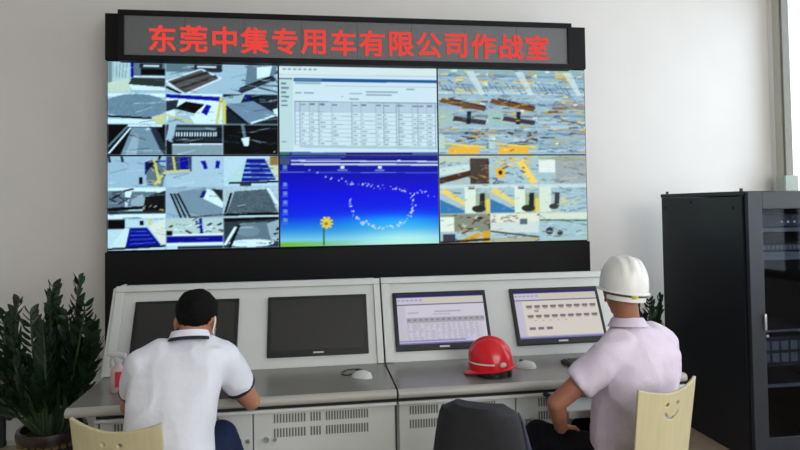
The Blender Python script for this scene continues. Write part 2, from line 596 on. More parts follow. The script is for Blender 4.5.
def left_top(p, r, c):
    p.rect(0, 0, 1, 1, LG)
    if (r, c) == (0, 0):
        p.rect(0, 0, .38, 1, (176, 198, 196)); p.rect(0, 0, .08, 1, (120, 140, 140))
        for k in range(5):
            p.line((.1 + k * .06, 0), (.1 + k * .05, .55), .015, (120, 150, 160))
        p.poly([(0, .7), (.35, .55), (.4, 1), (0, 1)], (190, 206, 186))
        p.rect(.4, 0, .45, .5, BLU); p.rect(.45, 0, 1, .5, MG); p.rect(.55, .05, .95, .2, DG); p.rect(.58, .22, 1, .42, K)
        p.rect(.62, .1, .9, .16, WH); p.rect(.45, .46, 1, .52, WH)
        p.poly([(.42, .52), (1, .52), (1, .82), (.36, .74)], (58, 66, 66)); p.poly([(.36, .74), (1, .82), (1, .93), (.42, .92)], WH)
    elif (r, c) == (0, 1):
        p.rect(0, 0, 1, .3, MG); p.marks(14, [K, DG, WH, LG], .1, .4, (0, 0, .9, .3), .3); p.rect(.5, .05, 1, .3, DG); p.rect(.55, .1, .9, .16, WH)
        bed(p, [(0, .62), (.62, .2), (.98, .5), (.32, 1.05)], (96, 94, 92)); p.line((.1, .7), (.75, .3), .09, (60, 56, 54)); p.line((.25, .85), (.9, .42), .08, (64, 62, 62))
        p.line((0, .8), (.3, 1.05), .06, K); p.line((.03, .7), (.4, 1.1), .04, WH)
    elif (r, c) == (0, 2):
        p.marks(22, [K, DG, WH, MG], .15, .5, (0, 0, 1, 1), .6); p.poly([(.45, 0), (1, 0), (.9, .6), (.4, .75)], (108, 130, 142)); p.poly([(.62, .1), (.9, .05), (.85, .4), (.62, .5)], WH)
        p.line((.3, .95), (.95, .45), .12, DG); p.line((.28, .85), (.9, .4), .04, K); p.poly([(0, 0), (.35, .3), (.3, .9), (0, .8)], LG)
    elif (r, c) == (1, 0):
        p.rect(0, 0, 1, .12, WH); p.disc(.5, .42, .56, .4, (112, 138, 152)); p.rect(0, .2, .95, .68, (112, 138, 152)); p.grain(14)
        p.line((0, .76), (.85, .83), .06, K); p.rect(0, .84, 1, 1, WH); p.poly([(.75, .8), (1, .65), (1, 1), (.85, 1)], (196, 200, 150))
    elif (r, c) == (1, 1):
        p.rect(0, 0, 1, 1, WH); p.poly([(0, .02), (1, .1), (1, .24), (0, .14)], BLU); p.poly([(.0, .25), (.22, .2), (.18, .5), (0, .6)], DG)
        p.poly([(.15, .5), (.35, .26), (.68, .35), (.5, .66)], K); p.line((.15, .55), (.5, .72), .06, LG); p.poly([(.62, .62), (.72, .35), (.8, .4), (.72, .72)], BLU)
        p.poly([(.05, .75), (.4, .7), (.5, 1), (0, 1)], LG); p.line((0, .7), (.45, .95), .05, YEL); p.line((.98, .1), (.9, 1), .05, YEL)
    elif (r, c) == (1, 2):
        p.rect(0, 0, 1, 1, (40, 48, 56)); p.poly([(0, .1), (.4, 0), (.3, .35), (.05, .5)], LG); p.marks(12, [WH, MG, K], .1, .3, (.3, 0, 1, .3), .4); p.rect(.42, 0, .47, .3, BLU)
        p.poly([(.05, .35), (.55, .22), (.98, .66), (.45, .98)], (118, 142, 158)); p.line((.05, .4), (.45, 1.0), .05, K); p.line((.5, .97), (.98, .68), .06, WH); p.poly([(.9, .5), (1, .45), (1, .75), (.95, .7)], WH)
        p.line((.02, .2), (.02, 1), .06, YEL)
    elif (r, c) == (2, 0):
        p.rect(0, 0, 1, 1, K); p.poly([(.22, 1), (.42, .1), (.8, .1), (.98, 1)], (122, 146, 158)); p.poly([(.3, 1), (.45, .3), (.55, .3), (.5, 1)], (150, 172, 182))
        p.line((.0, .75), (.35, .05), .05, MG); p.line((.02, .95), (.4, .1), .04, WH); p.line((.78, .08), (.99, .9), .12, DG); p.rect(.35, 0, .95, .08, WH); p.marks(8, [WH, LG], .02, .1, (.65, .0, 1, .2), 1.2)
    elif (r, c) == (2, 1):
        p.rect(0, 0, 1, 1, (30, 36, 42)); p.rect(0, 0, 1, .1, DG); p.poly([(.05, 0), (.18, 0), (.12, .6), (.0, .5)], LG); p.rect(.15, .1, .9, .18, MG)
        for k in range(16):
            p.rect(.17 + k * .047, .24, .195 + k * .047, .4, WH)
        p.rect(.1, .45, 1, .55, DG); p.rect(.1, .66, 1, 1, (134, 154, 160)); p.line((.1, .66), (1, .64), .05, WH)
    else:
        p.rect(0, 0, 1, 1, (14, 17, 20)); p.line((.35, 0), (.4, .5), .06, MG); p.poly([(.32, .45), (.48, .4), (.46, .7), (.38, .72)], WH); p.line((.6, .15), (.98, .12), .05, DG); p.line((.0, .55), (.3, .6), .05, DG); p.line((.5, .5), (.8, .6), .03, MG); p.disc(.93, .9, .02, .03, YEL)
    p.marks(13, [WH, DG, K, MG, WH], .08, .4, (0, 0, 1, 1), .6, .012)
    p.grain(9, 2)


def left_bottom(p, r, c):
    p.rect(0, 0, 1, 1, PALE)
    if (r, c) == (0, 0):
        p.rect(0, 0, 1, 1, (156, 182, 196)); p.line((0, .1), (.6, .05), .04, LG); p.line((.02, 0), (.04, .2), .04, K); p.line((.24, 0), (.26, .18), .04, K); p.rect(.54, .68, .6, .9, K)
        p.poly([(.64, .2), (.8, .1), (.78, .55), (.64, .6)], (24, 32, 92)); p.poly([(.66, .55), (.85, .1), (1, .5), (.95, 1), (.68, .95)], MG); p.line((.8, .1), (.9, .9), .05, YEL); p.line((1, .5), (.82, .92), .05, YEL); p.marks(12, [K, YEL, BLU], .05, .2, (.65, .1, .95, .9), 1.4)
    elif (r, c) == (0, 1):
        p.rect(0, 0, 1, 1, (168, 192, 202)); p.rect(0, 0, .45, .5, (70, 80, 110)); p.rect(.25, .05, .38, .45, BLU); p.line((.0, .5), (.42, .46), .06, YEL); p.line((.12, 0), (.16, .5), .04, YEL); p.line((.66, .16), (.7, .42), .07, BLU); p.line((.92, .16), (.9, .4), .07, BLU); p.line((.66, .28), (.62, .16), .04, BLU)
    elif (r, c) == (0, 2):
        p.poly([(0, .95), (.4, .1), (.5, .1), (.35, .85)], (176, 206, 204)); p.poly([(.42, .1), (.75, .1), (.95, .8), (.32, .85)], (22, 34, 140))
        for k in range(4):
            p.line((.4 - k * .02, .25 + k * .15), (.8 + k * .04, .27 + k * .15), .035, CY)
        p.poly([(.78, .1), (1, .05), (1, .7), (.96, .8)], (196, 204, 170)); p.rect(.85, .0, 1, .3, (150, 120, 80)); p.line((.1, .9), (1, .86), .06, K); p.rect(.3, .88, .5, 1, DG)
    elif (r, c) == (1, 0):
        p.rect(0, 0, 1, .3, WH); p.rect(0, .1, .3, .8, MG); p.marks(10, [K, DG], .1, .3, (0, .1, .3, .8), .9); p.poly([(.34, .6), (.42, .12), (.85, .14), (.9, .6)], (104, 122, 130)); p.poly([(.4, .4), (.6, .2), (.7, .6), (.4, .62)], (150, 170, 178))
        p.poly([(.65, .3), (1, .1), (1, .75), (.6, .8)], (34, 36, 36)); p.line((0, .7), (.9, .62), .1, K); p.rect(0, .75, 1, .84, DG); p.rect(0, .85, 1, 1, WH); p.marks(8, [WH, YEL], .03, .12, (.6, .6, .9, .95), 1.2)
    elif (r, c) == (1, 1):
        p.rect(0, 0, 1, 1, (150, 174, 186)); p.poly([(.2, .15), (.68, 0), (1, .6), (1, .98), (.4, 1)], (124, 146, 158))
        for k in range(3):
            p.line((.08 + k * .06, .2), (.26 + k * .08, 1), .035, K)
        p.poly([(.62, .35), (.72, .05), (1, .3), (1, .7)], WH); p.poly([(.8, .05), (1, .1), (1, .5)], (50, 52, 52)); p.line((.62, .35), (.68, .12), .07, (30, 40, 110)); p.line((.4, 1), (1, .9), .05, (90, 80, 76))
    elif (r, c) == (1, 2):
        p.rect(0, 0, 1, 1, (170, 190, 196)); p.poly([(.05, .9), (.2, .15), (.8, .08), (.98, .85)], (90, 104, 110)); p.grain(26, 2); p.line((.8, .05), (1, .65), .06, WH); p.line((.0, .92), (1, .9), .09, K); p.rect(0, .97, 1, 1, WH); p.line((.14, .2), (.03, .85), .04, K)
    elif (r, c) == (2, 0):
        p.rect(0, 0, .3, .3, K); p.poly([(0, 1), (.3, .25), (.42, .3), (.3, .95)], (196, 218, 216)); p.poly([(.38, .28), (.68, .28), (.92, .85), (.3, .95)], (16, 26, 140))
        for k in range(4):
            p.line((.38, .38 + k * .14), (.68 + k * .05, .4 + k * .12), .03, (90, 130, 190), .8)
        p.poly([(.7, .2), (1, 0), (1, .9), (.95, .85)], (210, 218, 200)); p.line((0, .95), (1, .88), .06, K); p.rect(.55, .05, .62, .2, K); p.rect(.7, .0, .75, .2, YEL)
    elif (r, c) == (2, 1):
        p.rect(0, 0, 1, .5, (176, 196, 190)); p.marks(26, [K, DG, WH, YEL], .04, .16, (.05, .05, .95, .48), 1.0); p.line((.6, .0), (.62, .5), .05, BLU); p.rect(0, .5, 1, .58, WH); p.rect(0, .58, 1, .78, (18, 26, 136)); p.rect(0, .78, 1, .88, WH); p.rect(.2, .9, 1, 1, DG); p.rect(0, .4, .1, .55, K)
    else:
        p.rect(0, 0, 1, 1, (60, 70, 76)); p.poly([(.12, 1), (.28, .2), (.78, .15), (.85, .9)], (104, 122, 130)); p.disc(.45, .45, .2, .2, (120, 140, 150)); p.disc(.5, .85, .42, .13, WH); p.line((.02, .9), (.22, .3), .06, WH); p.line((.1, 1), (.28, .25), .05, K); p.poly([(.78, .2), (1, .1), (1, .8), (.85, .8)], (150, 170, 176)); p.marks(8, [K, WH], .04, .12, (.8, .4, 1, .9), 1.2); p.line((0, .08), (1, .02), .1, K)
    p.marks(12, [WH, DG, MG, WH], .08, .4, (0, 0, 1, 1), .5, .012)
    p.grain(9, 2)


ST, RUST, OR = [(126, 162, 184), (96, 128, 152), (176, 206, 216), (150, 150, 140), (70, 86, 104)], [(150, 122, 84), (96, 76, 62), (172, 150, 96), (60, 54, 54)], [(214, 176, 70), (196, 160, 60), (222, 200, 110)]

MIX = [(190, 216, 230), (206, 226, 234), (86, 108, 134), (44, 54, 70), (30, 36, 50), (120, 150, 176), (196, 164, 84), (150, 112, 66), (168, 190, 196)]


def right_top(p, r, c):
    p.rect(0, 0, 1, 1, (142, 176, 200)); q = c == 2
    for k in range(5):
        p.rect(0, k * .2 + .06 * p.rng.rand(), 1, k * .2 + .1, [(176, 204, 218), (110, 140, 168), (160, 180, 186), (126, 150, 160), (186, 208, 216)][k], .7)
    p.marks(60, MIX, .06, .3, (-.1, 0, 1, 1), .35, .016)
    if r == 0:
        p.rect(0, 0, 1, .18, (140, 172, 182)); p.marks(10, RUST[2:3] + OR[2:], .08, .3, (.3 if c else .0, .1, 1, .55), .2)
        for k in range(9):
            p.line((k * .12, .5 + (k % 3) * .08), (k * .12 + .1, .72 + (k % 3) * .1), .02, (60, 76, 94), .55)
        p.poly([(.55, .1), (.72, .1), (.95, .9), (.85, .95)], (190, 214, 224), .8)
    elif r == 1:
        if not q:
            p.line((.05, .12), (.95, .42), .16, (112, 84, 58)); p.line((.2, .05), (.95, .34), .05, (60, 46, 40)); p.rect(.0, .5, .3, 1, (150, 184, 186)); p.line((.3, .75), (.95, .9), .16, (74, 66, 72)); p.line((.62, .5), (.6, .95), .08, (40, 44, 60))
        else:
            p.marks(16, RUST[:1] + [(150, 150, 158)], .2, .5, (0, 0, 1, .6), .1)
        p.marks(8, RUST, .1, .35, (0, .1, 1, 1), .2)
    else:
        p.marks(14, RUST + ST, .1, .35, (0, 0, 1, .6), .3)
        if not q:
            p.poly([(.18, .98), (.2, .74), (.8, .66), (.82, .96)], OR[0]); p.line((.1, .62), (.95, .74), .06, (214, 200, 110)); p.rect(.0, .3, .12, .8, (170, 200, 200)); p.marks(8, [(50, 50, 56), (90, 70, 60)], .05, .2, (.3, .2, .9, .6), .8, .03)
        else:
            p.marks(16, [(150, 168, 182), (120, 140, 160), (170, 160, 120)], .2, .6, (0, 0, 1, 1), .15)
    p.marks(16, MIX, .04, .16, (0, 0, 1, 1), .9, .014)
    p.marks(9, OR + [(220, 236, 240)], .05, .16, (0, 0, 1, 1), .5, .03)
    p.grain(10, 2)


def right_bottom(p, r, c):
    p.rect(0, 0, 1, 1, (156, 188, 202)); p.marks(34, MIX, .06, .25, (-.1, 0, 1, 1), .5, .016)
    if r == 0:
        if c == 0:
            p.rect(0, .0, 1, .25, (176, 196, 186)); p.poly([(0, .45), (.6, .3), (.62, .55), (0, .7)], (186, 210, 214)); p.poly([(0, .78), (.62, .52), (.66, .7), (0, 1)], (78, 56, 46)); p.rect(.62, .1, 1, 1, (80, 72, 70)); p.marks(14, RUST + [(30, 30, 34)], .06, .2, (.55, .2, 1, 1), 1.2)
        elif c == 1:
            p.marks(16, OR, .06, .25, (0, 0, .8, .6), 1.0); p.line((.62, .2), (.92, .98), .16, OR[2]); p.disc(.22, .6, .1, .2, OR[0]); p.disc(.22, .6, .04, .08, (60, 50, 40)); p.marks(10, [(90, 90, 110)], .05, .2, (0, .3, 1, 1), 1)
        else:
            p.rect(.0, .1, .35, .6, (206, 222, 226)); p.rect(.35, 0, 1, 1, (150, 158, 164), .7); p.marks(14, [(130, 138, 150), (176, 180, 180)], .1, .4, (.2, 0, 1, 1), .3); p.line((0, .1), (1, .15), .06, (150, 160, 120))
    elif r == 1:
        if c < 2:
            p.poly([(0, .25), (.1, .1), (.6, .7), (.6, .85)], OR[2], .85); p.poly([(0, .5), (.55, .95), (.5, 1), (0, 1)], (66, 124, 176)); p.rect(.5, .1, .72, 1, (200, 220, 212)); p.rect(.72, .3, 1, 1, (150, 170, 150)); p.line((.86, .3), (.84, .85), .1, (46, 50, 44)); p.disc(.78, .85, .14, .12, (54, 56, 50)); p.rect(.93, .5, 1, 1, (214, 196, 80)); p.rect(.58, .05, .7, .16, (40, 50, 60))
        else:
            p.rect(0, .1, .25, 1, (196, 216, 210)); p.line((.38, .3), (.36, .8), .1, (70, 76, 80)); p.disc(.3, .8, .1, .1, (70, 74, 74)); p.marks(10, OR[2:], .05, .15, (.35, .4, .7, 1), 1); p.marks(20, [(170, 196, 200), (130, 150, 176)], .1, .3, (.4, .1, 1, 1), .4)
        p.rect(0, 0, 1, .12, (196, 216, 220), .7)
    else:
        if c == 0:
            p.rect(0, 0, 1, .6, (130, 140, 130)); p.marks(30, RUST + [(30, 34, 40), (200, 206, 180)], .05, .2, (.3, .0, 1, .7), 1.2); p.rect(0, .1, .28, .6, (206, 222, 216)); p.line((.4, 1), (.8, .7), .14, OR[1]); p.rect(.85, .6, 1, 1, OR[1]); p.rect(.05, .7, .3, 1, (70, 70, 90)); p.line((0, .98), (1, .9), .08, (60, 50, 40))
        elif c == 1:
            p.rect(0, 0, 1, .3, (206, 216, 206)); p.marks(10, [(120, 120, 110), (90, 100, 120)], .05, .2, (0, 0, 1, .3), .5); p.rect(0, .3, 1, .7, (190, 208, 212)); p.line((0, .62), (1, .86), .05, (70, 64, 64)); p.rect(0, .86, 1, 1, (170, 160, 110), .6); p.rect(.6, .2, .75, .4, (90, 110, 130))
        else:
            p.rect(0, 0, 1, .25, (196, 212, 206)); p.line((0, .25), (1, .3), .05, (80, 110, 90)); p.disc(.2, .65, .08, .12, (50, 56, 90)); p.disc(.42, .72, .06, .1, (60, 70, 100)); p.marks(14, [(190, 204, 204), (150, 170, 150)], .1, .3, (0, .4, 1, 1), .3)
    p.marks(20, MIX, .04, .16, (0, 0, 1, 1), .9, .014)
    p.grain(10, 2)


def table_page(p):
    px = lambda x, y: p.uv(x, y)

    def R(x0, y0, x1, y1, c, a=1.0):
        p.poly([px(x0, y0), px(x1, y0), px(x1, y1), px(x0, y1)], c, a)
    sl = lambda x: (x - 280) * .012
    p.px[:] = (206, 233, 246)

    def RS(x0, y0, x1, y1, c, a=1.0):
        p.poly([px(x0, y0 + sl(x0)), px(x1, y0 + sl(x1)), px(x1, y1 + sl(x1)), px(x0, y1 + sl(x0))], c, a)
    RS(280, 64, 434, 67.6, (24, 22, 150)); RS(282, 65, 322, 66.6, (120, 130, 200)); RS(434, 64, 440, 68, (170, 190, 210))
    RS(280, 67.6, 440, 75.5, (212, 236, 238)); RS(280, 75.5, 440, 76.2, (170, 200, 210))
    rs = p.rng
    for k in range(7):
        RS(284 + k * 5, 70, 287 + k * 5, 71.3, (110, 140, 150))
    RS(280, 79.5, 293.5, 150, (186, 222, 226)); RS(280, 79.3, 293, 80.3, (40, 60, 90))
    for k in range(6):
        RS(282, 84 + k * 4.3, 286 + 4 * rs.rand(), 85.4 + k * 4.3, (90, 120, 150))
    RS(294.5, 79.2, 440, 82.3, (28, 86, 150)); RS(296, 79.8, 322, 81.6, (90, 130, 170)); RS(296, 83, 321, 85, (150, 190, 200))
    RS(325, 86, 440, 86.8, (176, 206, 200))
    for (a, b2, y) in ((296, 302, 93), (304, 314, 93), (349, 362, 93), (366, 398, 91), (366, 392, 94), (349, 359, 98.5), (407, 415, 88), (341, 343, 96)):
        RS(a, y, b2, y + 1.2, (110, 140, 150), .8)
    RS(295, 102, 440, 111.5, (182, 208, 226))
    xs = [295, 300, 309, 318.5, 331, 351, 360, 375, 383, 396, 398.5, 412, 418, 427, 436]
    for x in xs:
        RS(x, 102, x + .7, 144, (120, 150, 170), .75)
    for k in range(9):
        RS(295, 111.5 + k * 4.1, 438, 112.0 + k * 4.1, (130, 165, 180), .8)
    RS(295, 101.6, 440, 102.3, (110, 140, 160))
    for x in xs[1:]:
        RS(x + 1, 103 + 2 * rs.rand(), x + 6, 105.5, (80, 100, 130), .8)
        for k in range(8):
            RS(x + 1.5, 113.2 + k * 4.1, x + 2.5 + 4.5 * rs.rand(), 114.7 + k * 4.1, (130, 160, 176), .7)
    RS(300, 144.5, 440, 147, (170, 205, 216)); RS(282, 141, 287, 142, (110, 140, 150))
    R(278, 151.6, 440, 155, (10, 20, 150)); R(280, 151.8, 290, 155, (40, 120, 90)); R(292, 152, 345, 154.4, (60, 110, 190)); R(412, 151.8, 440, 154.5, (60, 110, 180))


def desktop_page(p):
    p.vgrad([(0, (4, 6, 120)), (.2, (2, 4, 180)), (.45, (2, 8, 228)), (.66, (2, 40, 232)), (.8, (30, 130, 224)), (.92, (110, 200, 232)), (1, (150, 214, 214))])
    px = lambda x, y: p.uv(x, y)
    Y_, X_ = np.mgrid[0:p.H, 0:p.W]
    gl = np.exp(-(((X_ / p.W - .78) / .3) ** 2 + ((Y_ / p.H - .9) / .13) ** 2))
    p.px += gl[..., None] * np.array([60, 40, 10])
    gl = np.exp(-(((X_ / p.W - .72) / .35) ** 2 + ((Y_ / p.H - .72) / .09) ** 2))
    p.px += gl[..., None] * np.array([0, 70, 25])
    gr = np.clip((Y_ / p.H - .93 + .05 * (X_ / p.W - .4).clip(0)) / .03, 0, 1) * np.clip(1.15 - X_ / p.W * 2.2, 0, 1)
    p.px = p.px * (1 - gr[..., None]) + gr[..., None] * np.array([110, 186, 70])

    def R(x0, y0, x1, y1, c, a=1.0):
        p.poly([px(x0, y0), px(x1, y0), px(x1, y1), px(x0, y1)], c, a)
    R(279, 154, 440, 157, (10, 26, 150)); R(281, 155, 345, 156.2, (50, 90, 180)); R(282, 158, 340, 159.2, (110, 130, 210)); R(291, 159.6, 440, 161, (206, 222, 240)); R(291, 162.5, 440, 164.6, (196, 214, 240)); R(397, 158.5, 400, 160.5, (220, 230, 240)); R(279, 157, 290, 164, (60, 80, 120))
    R(280, 171.4, 440, 172.2, (130, 150, 230), .8)
    for x in (341.5, 379):
        R(x - 2, 165, x + 2, 168, (225, 235, 245)); R(x - 5, 168.6, x + 5, 170.4, (140, 160, 220), .8)
    for k in range(6):
        y = 164.5 + k * 9 + (9 if k else 0)
        R(283, y, 287.5, y + 4, (110, 160, 200), .85); R(282, y + 4.6, 288, y + 6, (90, 120, 200), .8)
    rs = p.rng

    def fly(x, y, s_):
        p.disc(*px(x, y), s_ / 162, s_ / 96, (206, 216, 240), .9)
    for k in range(46):
        t = rs.rand()
        fly(346 + 92 * t + rs.randn() * .8, 183.5 + 11 * t ** 1.3 + rs.randn() * 1.3, .5 + .5 * rs.rand())
    for x, y in ((309, 169.5), (317, 172), (325, 176.5), (330, 178.5), (331, 177.5), (338, 180), (341, 178), (345, 181)):
        fly(x, y, .9)
    for k in range(95):
        a = math.radians(188 - 220 * rs.rand())
        fly(381 + 32 * math.cos(a) + rs.randn() * 1.0, 203 + 25 * math.sin(a) + rs.randn() * 1.3, .5 + .6 * rs.rand())
    R(322, 229, 323.2, 246, (40, 90, 40))
    for k in range(9):
        a = 2 * PI * k / 9 + .2
        x, y = 325.5 + 5 * math.cos(a), 223 + 5 * math.sin(a)
        p.line(px(325.5, 223.5), px(x + 1.5 * math.cos(a), y + 1.2 * math.sin(a)), .02, (228, 208, 70))
    p.disc(*px(325, 224), .012, .018, (150, 130, 30))


def form_page(p, kind):
    """the page on a console monitor, in 0..1 coordinates"""
    p.px[:] = (214, 210, 224)
    p.rect(0, 0, 1, .055, (44, 36, 110)); p.rect(0, .055, 1, .17, (206, 202, 220)); p.rect(.3, .06, 1, .16, (212, 206, 186)); p.rect(.0, .19, 1, .215, (110, 106, 130)); p.rect(0, .22, .09, .94, (202, 198, 214))
    rs = p.rng
    for k in range(6):
        p.rect(.01 + k * .05, .1, .04 + k * .05, .125, (150, 146, 170))
    if kind == 0:
        p.rect(.1, .22, 1, .3, (214, 210, 224)); p.rect(.42, .34, .72, .37, (176, 172, 190)); p.rect(.4, .4, .6, .42, (186, 182, 200)); p.rect(.12, .36, .24, .385, (180, 176, 194))
        p.rect(.1, .47, .98, .58, (172, 168, 176))
        for k in range(14):
            p.rect(.1 + k * .064, .47, .105 + k * .064, .9, (176, 172, 190), .8); p.rect(.115 + k * .064, .5, .145 + k * .064, .53, (120, 116, 130), .8)
        for k in range(8):
            p.rect(.1, .6 + k * .042, .98, .606 + k * .042, (180, 176, 196), .9)
            for j in range(13):
                p.rect(.11 + j * .064, .61 + k * .042, .12 + j * .064 + .035 * rs.rand(), .628 + k * .042, (170, 166, 190), .8)
        p.rect(.0, .915, .75, .945, (150, 146, 200))
    else:
        p.rect(.09, .22, 1, .94, (222, 216, 206))
        for row, y in ((0, .31), (1, .51)):
            for k in range(9):
                x = .13 + k * .096
                p.rect(x, y, x + .07, y + .05, (120, 112, 118)); p.rect(x + .008, y + .055, x + .06, y + .075, (170, 160, 160))
        p.rect(.22, .41, .27, .45, (150, 140, 140))
        for k in range(5):
            p.rect(.2 + k * .09, .62, .23 + k * .09, .635, (176, 168, 160))
        for k in range(3):
            p.rect(.13 + k * .1, .76, .2 + k * .1, .815, (120, 112, 130))
        p.rect(0, .94, 1, .97, (150, 146, 190), .6)
    p.rect(0, .965, 1, 1, (120, 116, 180))


SCREEN = screen_mat('video_screen_picture', 1.0)
QUADS = [((107, 62), (280, 66), (280, 154.5), (107, 155)), ((107, 155.5), (280, 155), (280, 248), (107, 251)),
         ((280, 66), (438.5, 68.5), (439, 154), (280, 154.5)), ((280, 155), (439, 154), (440, 244), (280, 248)),
         ((440, 68.5), (583.5, 71), (586, 153.5), (440, 154)), ((440, 154.5), (586, 153.5), (588, 240), (440, 244))]
PAGES = []
for i, q in enumerate(QUADS):
    p = Painter(NX, NY, q, LG)
    if i == 0: feeds(p, left_top)
    elif i == 1: feeds(p, left_bottom)
    elif i == 2: table_page(p)
    elif i == 3: desktop_page(p)
    elif i == 4: feeds(p, right_top)
    else: feeds(p, right_bottom)
    p.soft = 2 if i > 3 else 1
    if i not in (2, 3):                        # the cameras' own contrast and cold white balance
        p.px = ((p.px - 120) * 1.22 + 116) * np.array((.95, 1.01, 1.06) if i < 2 else (1.03, 1.01, .98))
    PAGES.append(p)

# ------------------------------------------------------------------ video wall
PW, PH, VX, VZ, VY = 1.2106, .685, -1.4515, 1.307, 4.576
t = thing('video_wall', 'large black video wall of six screens showing camera pictures, a table and a blue desktop', 'video wall', (VX + 1.5 * PW, 4.75, 0))
b = B()
bx(b, VX - .012, VX + 3 * PW + .012, 4.62, 4.92, 0, 3.022)
obj('cabinet', b, BLACKCAB, t, world=True, bevel=.006)
obj('lower_fascia', bx(B(), VX - .012, VX + 3 * PW + .012, 4.572, 4.619, .05, VZ - .006), BLACKCAB, t, world=True, bevel=.004)
obj('upper_fascia', bx(B(), VX - .012, VX + 3 * PW + .012, 4.572, 4.619, VZ + 2 * PH + .006, 3.022), BLACKCAB, t, world=True, bevel=.004)
PLAB = ['display panel with nine workshop pictures, upper left', 'display panel with nine workshop pictures, lower left', 'display panel showing a data table',
        'display panel showing a blue desktop with a yellow flower', 'display panel with nine yellow assembly line pictures, upper right', 'display panel with nine assembly line pictures, lower right']
for i, p in enumerate(PAGES):
    c, r = i // 2, 1 - i % 2
    cx, cz = VX + (c + .5) * PW, VZ + (r + .5) * PH
    f = obj('display_panel', bx(B(), cx - PW / 2 + .0008, cx + PW / 2 - .0008, VY + .002, VY + .042, cz - PH / 2 + .0008, cz + PH / 2 - .0008), BLACKPL, t, world=True, label=PLAB[i])
    me = p.mesh(PW - .012, PH - .011)
    me.transform(Matrix.Translation((cx, VY, cz)))
    obj('screen', me, SCREEN, f, world=True)

# ------------------------------------------------------------------ LED sign
LEDFACE = mat('led_face', (108, 109, 110), .6, var=.10, scale=70)
LEDRED = emis('led_red', (230, 70, 62), 1.0)
t = thing('led_sign', 'long black framed LED sign with red Chinese characters on top of the video wall', 'sign', (.345, 4.53, 2.66))
SX0, SX1, SZ0, SZ1 = -1.352, 2.041, 2.662, 3.026
b = B()
bx(b, SX0, SX1, 4.515, 4.57, SZ0, SZ1)
obj('housing', b, BLACKCAB, t, world=True, bevel=.004)
for nm, q in (('frame_bar', (SX0, SX1, SZ1 - .038, SZ1)), ('frame_bar', (SX0, SX1, SZ0, SZ0 + .04)), ('frame_bar', (SX0, SX0 + .04, SZ0 + .04, SZ1 - .038)), ('frame_bar', (SX1 - .034, SX1, SZ0 + .04, SZ1 - .038))):
    obj(nm, bx(B(), q[0], q[1], 4.488, 4.515, q[2], q[3]), BLACKCAB, t, world=True, bevel=.003)
b = B()
for k in range(8):
    x0 = SX0 + .04 + k * (SX1 - SX0 - .074) / 8
    bx(b, x0 + .001, x0 + (SX1 - SX0 - .074) / 8 - .001, 4.503, 4.516, SZ0 + .04, SZ1 - .038)
face = obj('led_face', b, LEDFACE, t, world=True)
dg = None
for i, ch in enumerate('东莞中集专用车有限公司作战室'):
    c = bpy.data.curves.new('character', 'FONT')
    c.body, c.size, c.align_x, c.offset, c.extrude, c.resolution_u = ch, .204, 'CENTER', .0018, .002, 4
    to = bpy.data.objects.new('character', c)
    COL.objects.link(to)
    dg = bpy.context.evaluated_depsgraph_get()
    me = bpy.data.meshes.new_from_object(to.evaluated_get(dg))
    bpy.data.objects.remove(to)
    zs = [v.co.y for v in me.vertices]
    me.transform(Matrix.Translation((-1.051 + .2159 * i, 4.4995, 2.829)) @ Matrix.Rotation(PI / 2, 4, 'X') @ Matrix.Translation((0, -(max(zs) + min(zs)) / 2, 0)))
    me.materials.clear()
    bb = B()
    for ox, oz in ((-.0024, -.0014), (.0024, -.0014), (-.0024, .0014), (.0024, .0014)):
        n0 = len(bb.verts)
        bb.from_mesh(me)
        bb.verts.ensure_lookup_table()
        for v in bb.verts[n0:]:
            v.co += Vector((ox, 0, oz))
    bpy.data.meshes.remove(me)
    me = bpy.data.meshes.new('character')
    bb.to_mesh(me)
    bb.free()
    obj('character', me, LEDRED, face, world=True)

# ------------------------------------------------------------------ console
YF, YBK, ZD = 2.78, 3.28, .752
YT, ZT = 3.482, 1.172
SL = Vector((0, YT - YBK, ZT - .746)).normalized()
SN = Vector((0, -SL.z, SL.y))


def on_slope(x, s, out=0.0):
    """point on the sloping face, s metres down from its top edge"""
    return Vector((x, YT, ZT)) - SL * s + SN * out


def slab(bm, x0, x1, s0, s1, o0, o1, mi=0):
    v = [bm.verts.new(on_slope(x, s, o)) for x in (x0, x1) for s in (s0, s1) for o in (o0, o1)]
    for q in ((0, 1, 3, 2), (4, 6, 7, 5), (0, 4, 5, 1), (2, 3, 7, 6), (0, 2, 6, 4), (1, 5, 7, 3)):
        bm.faces.new([v[i] for i in q]).material_index = mi
    return bm


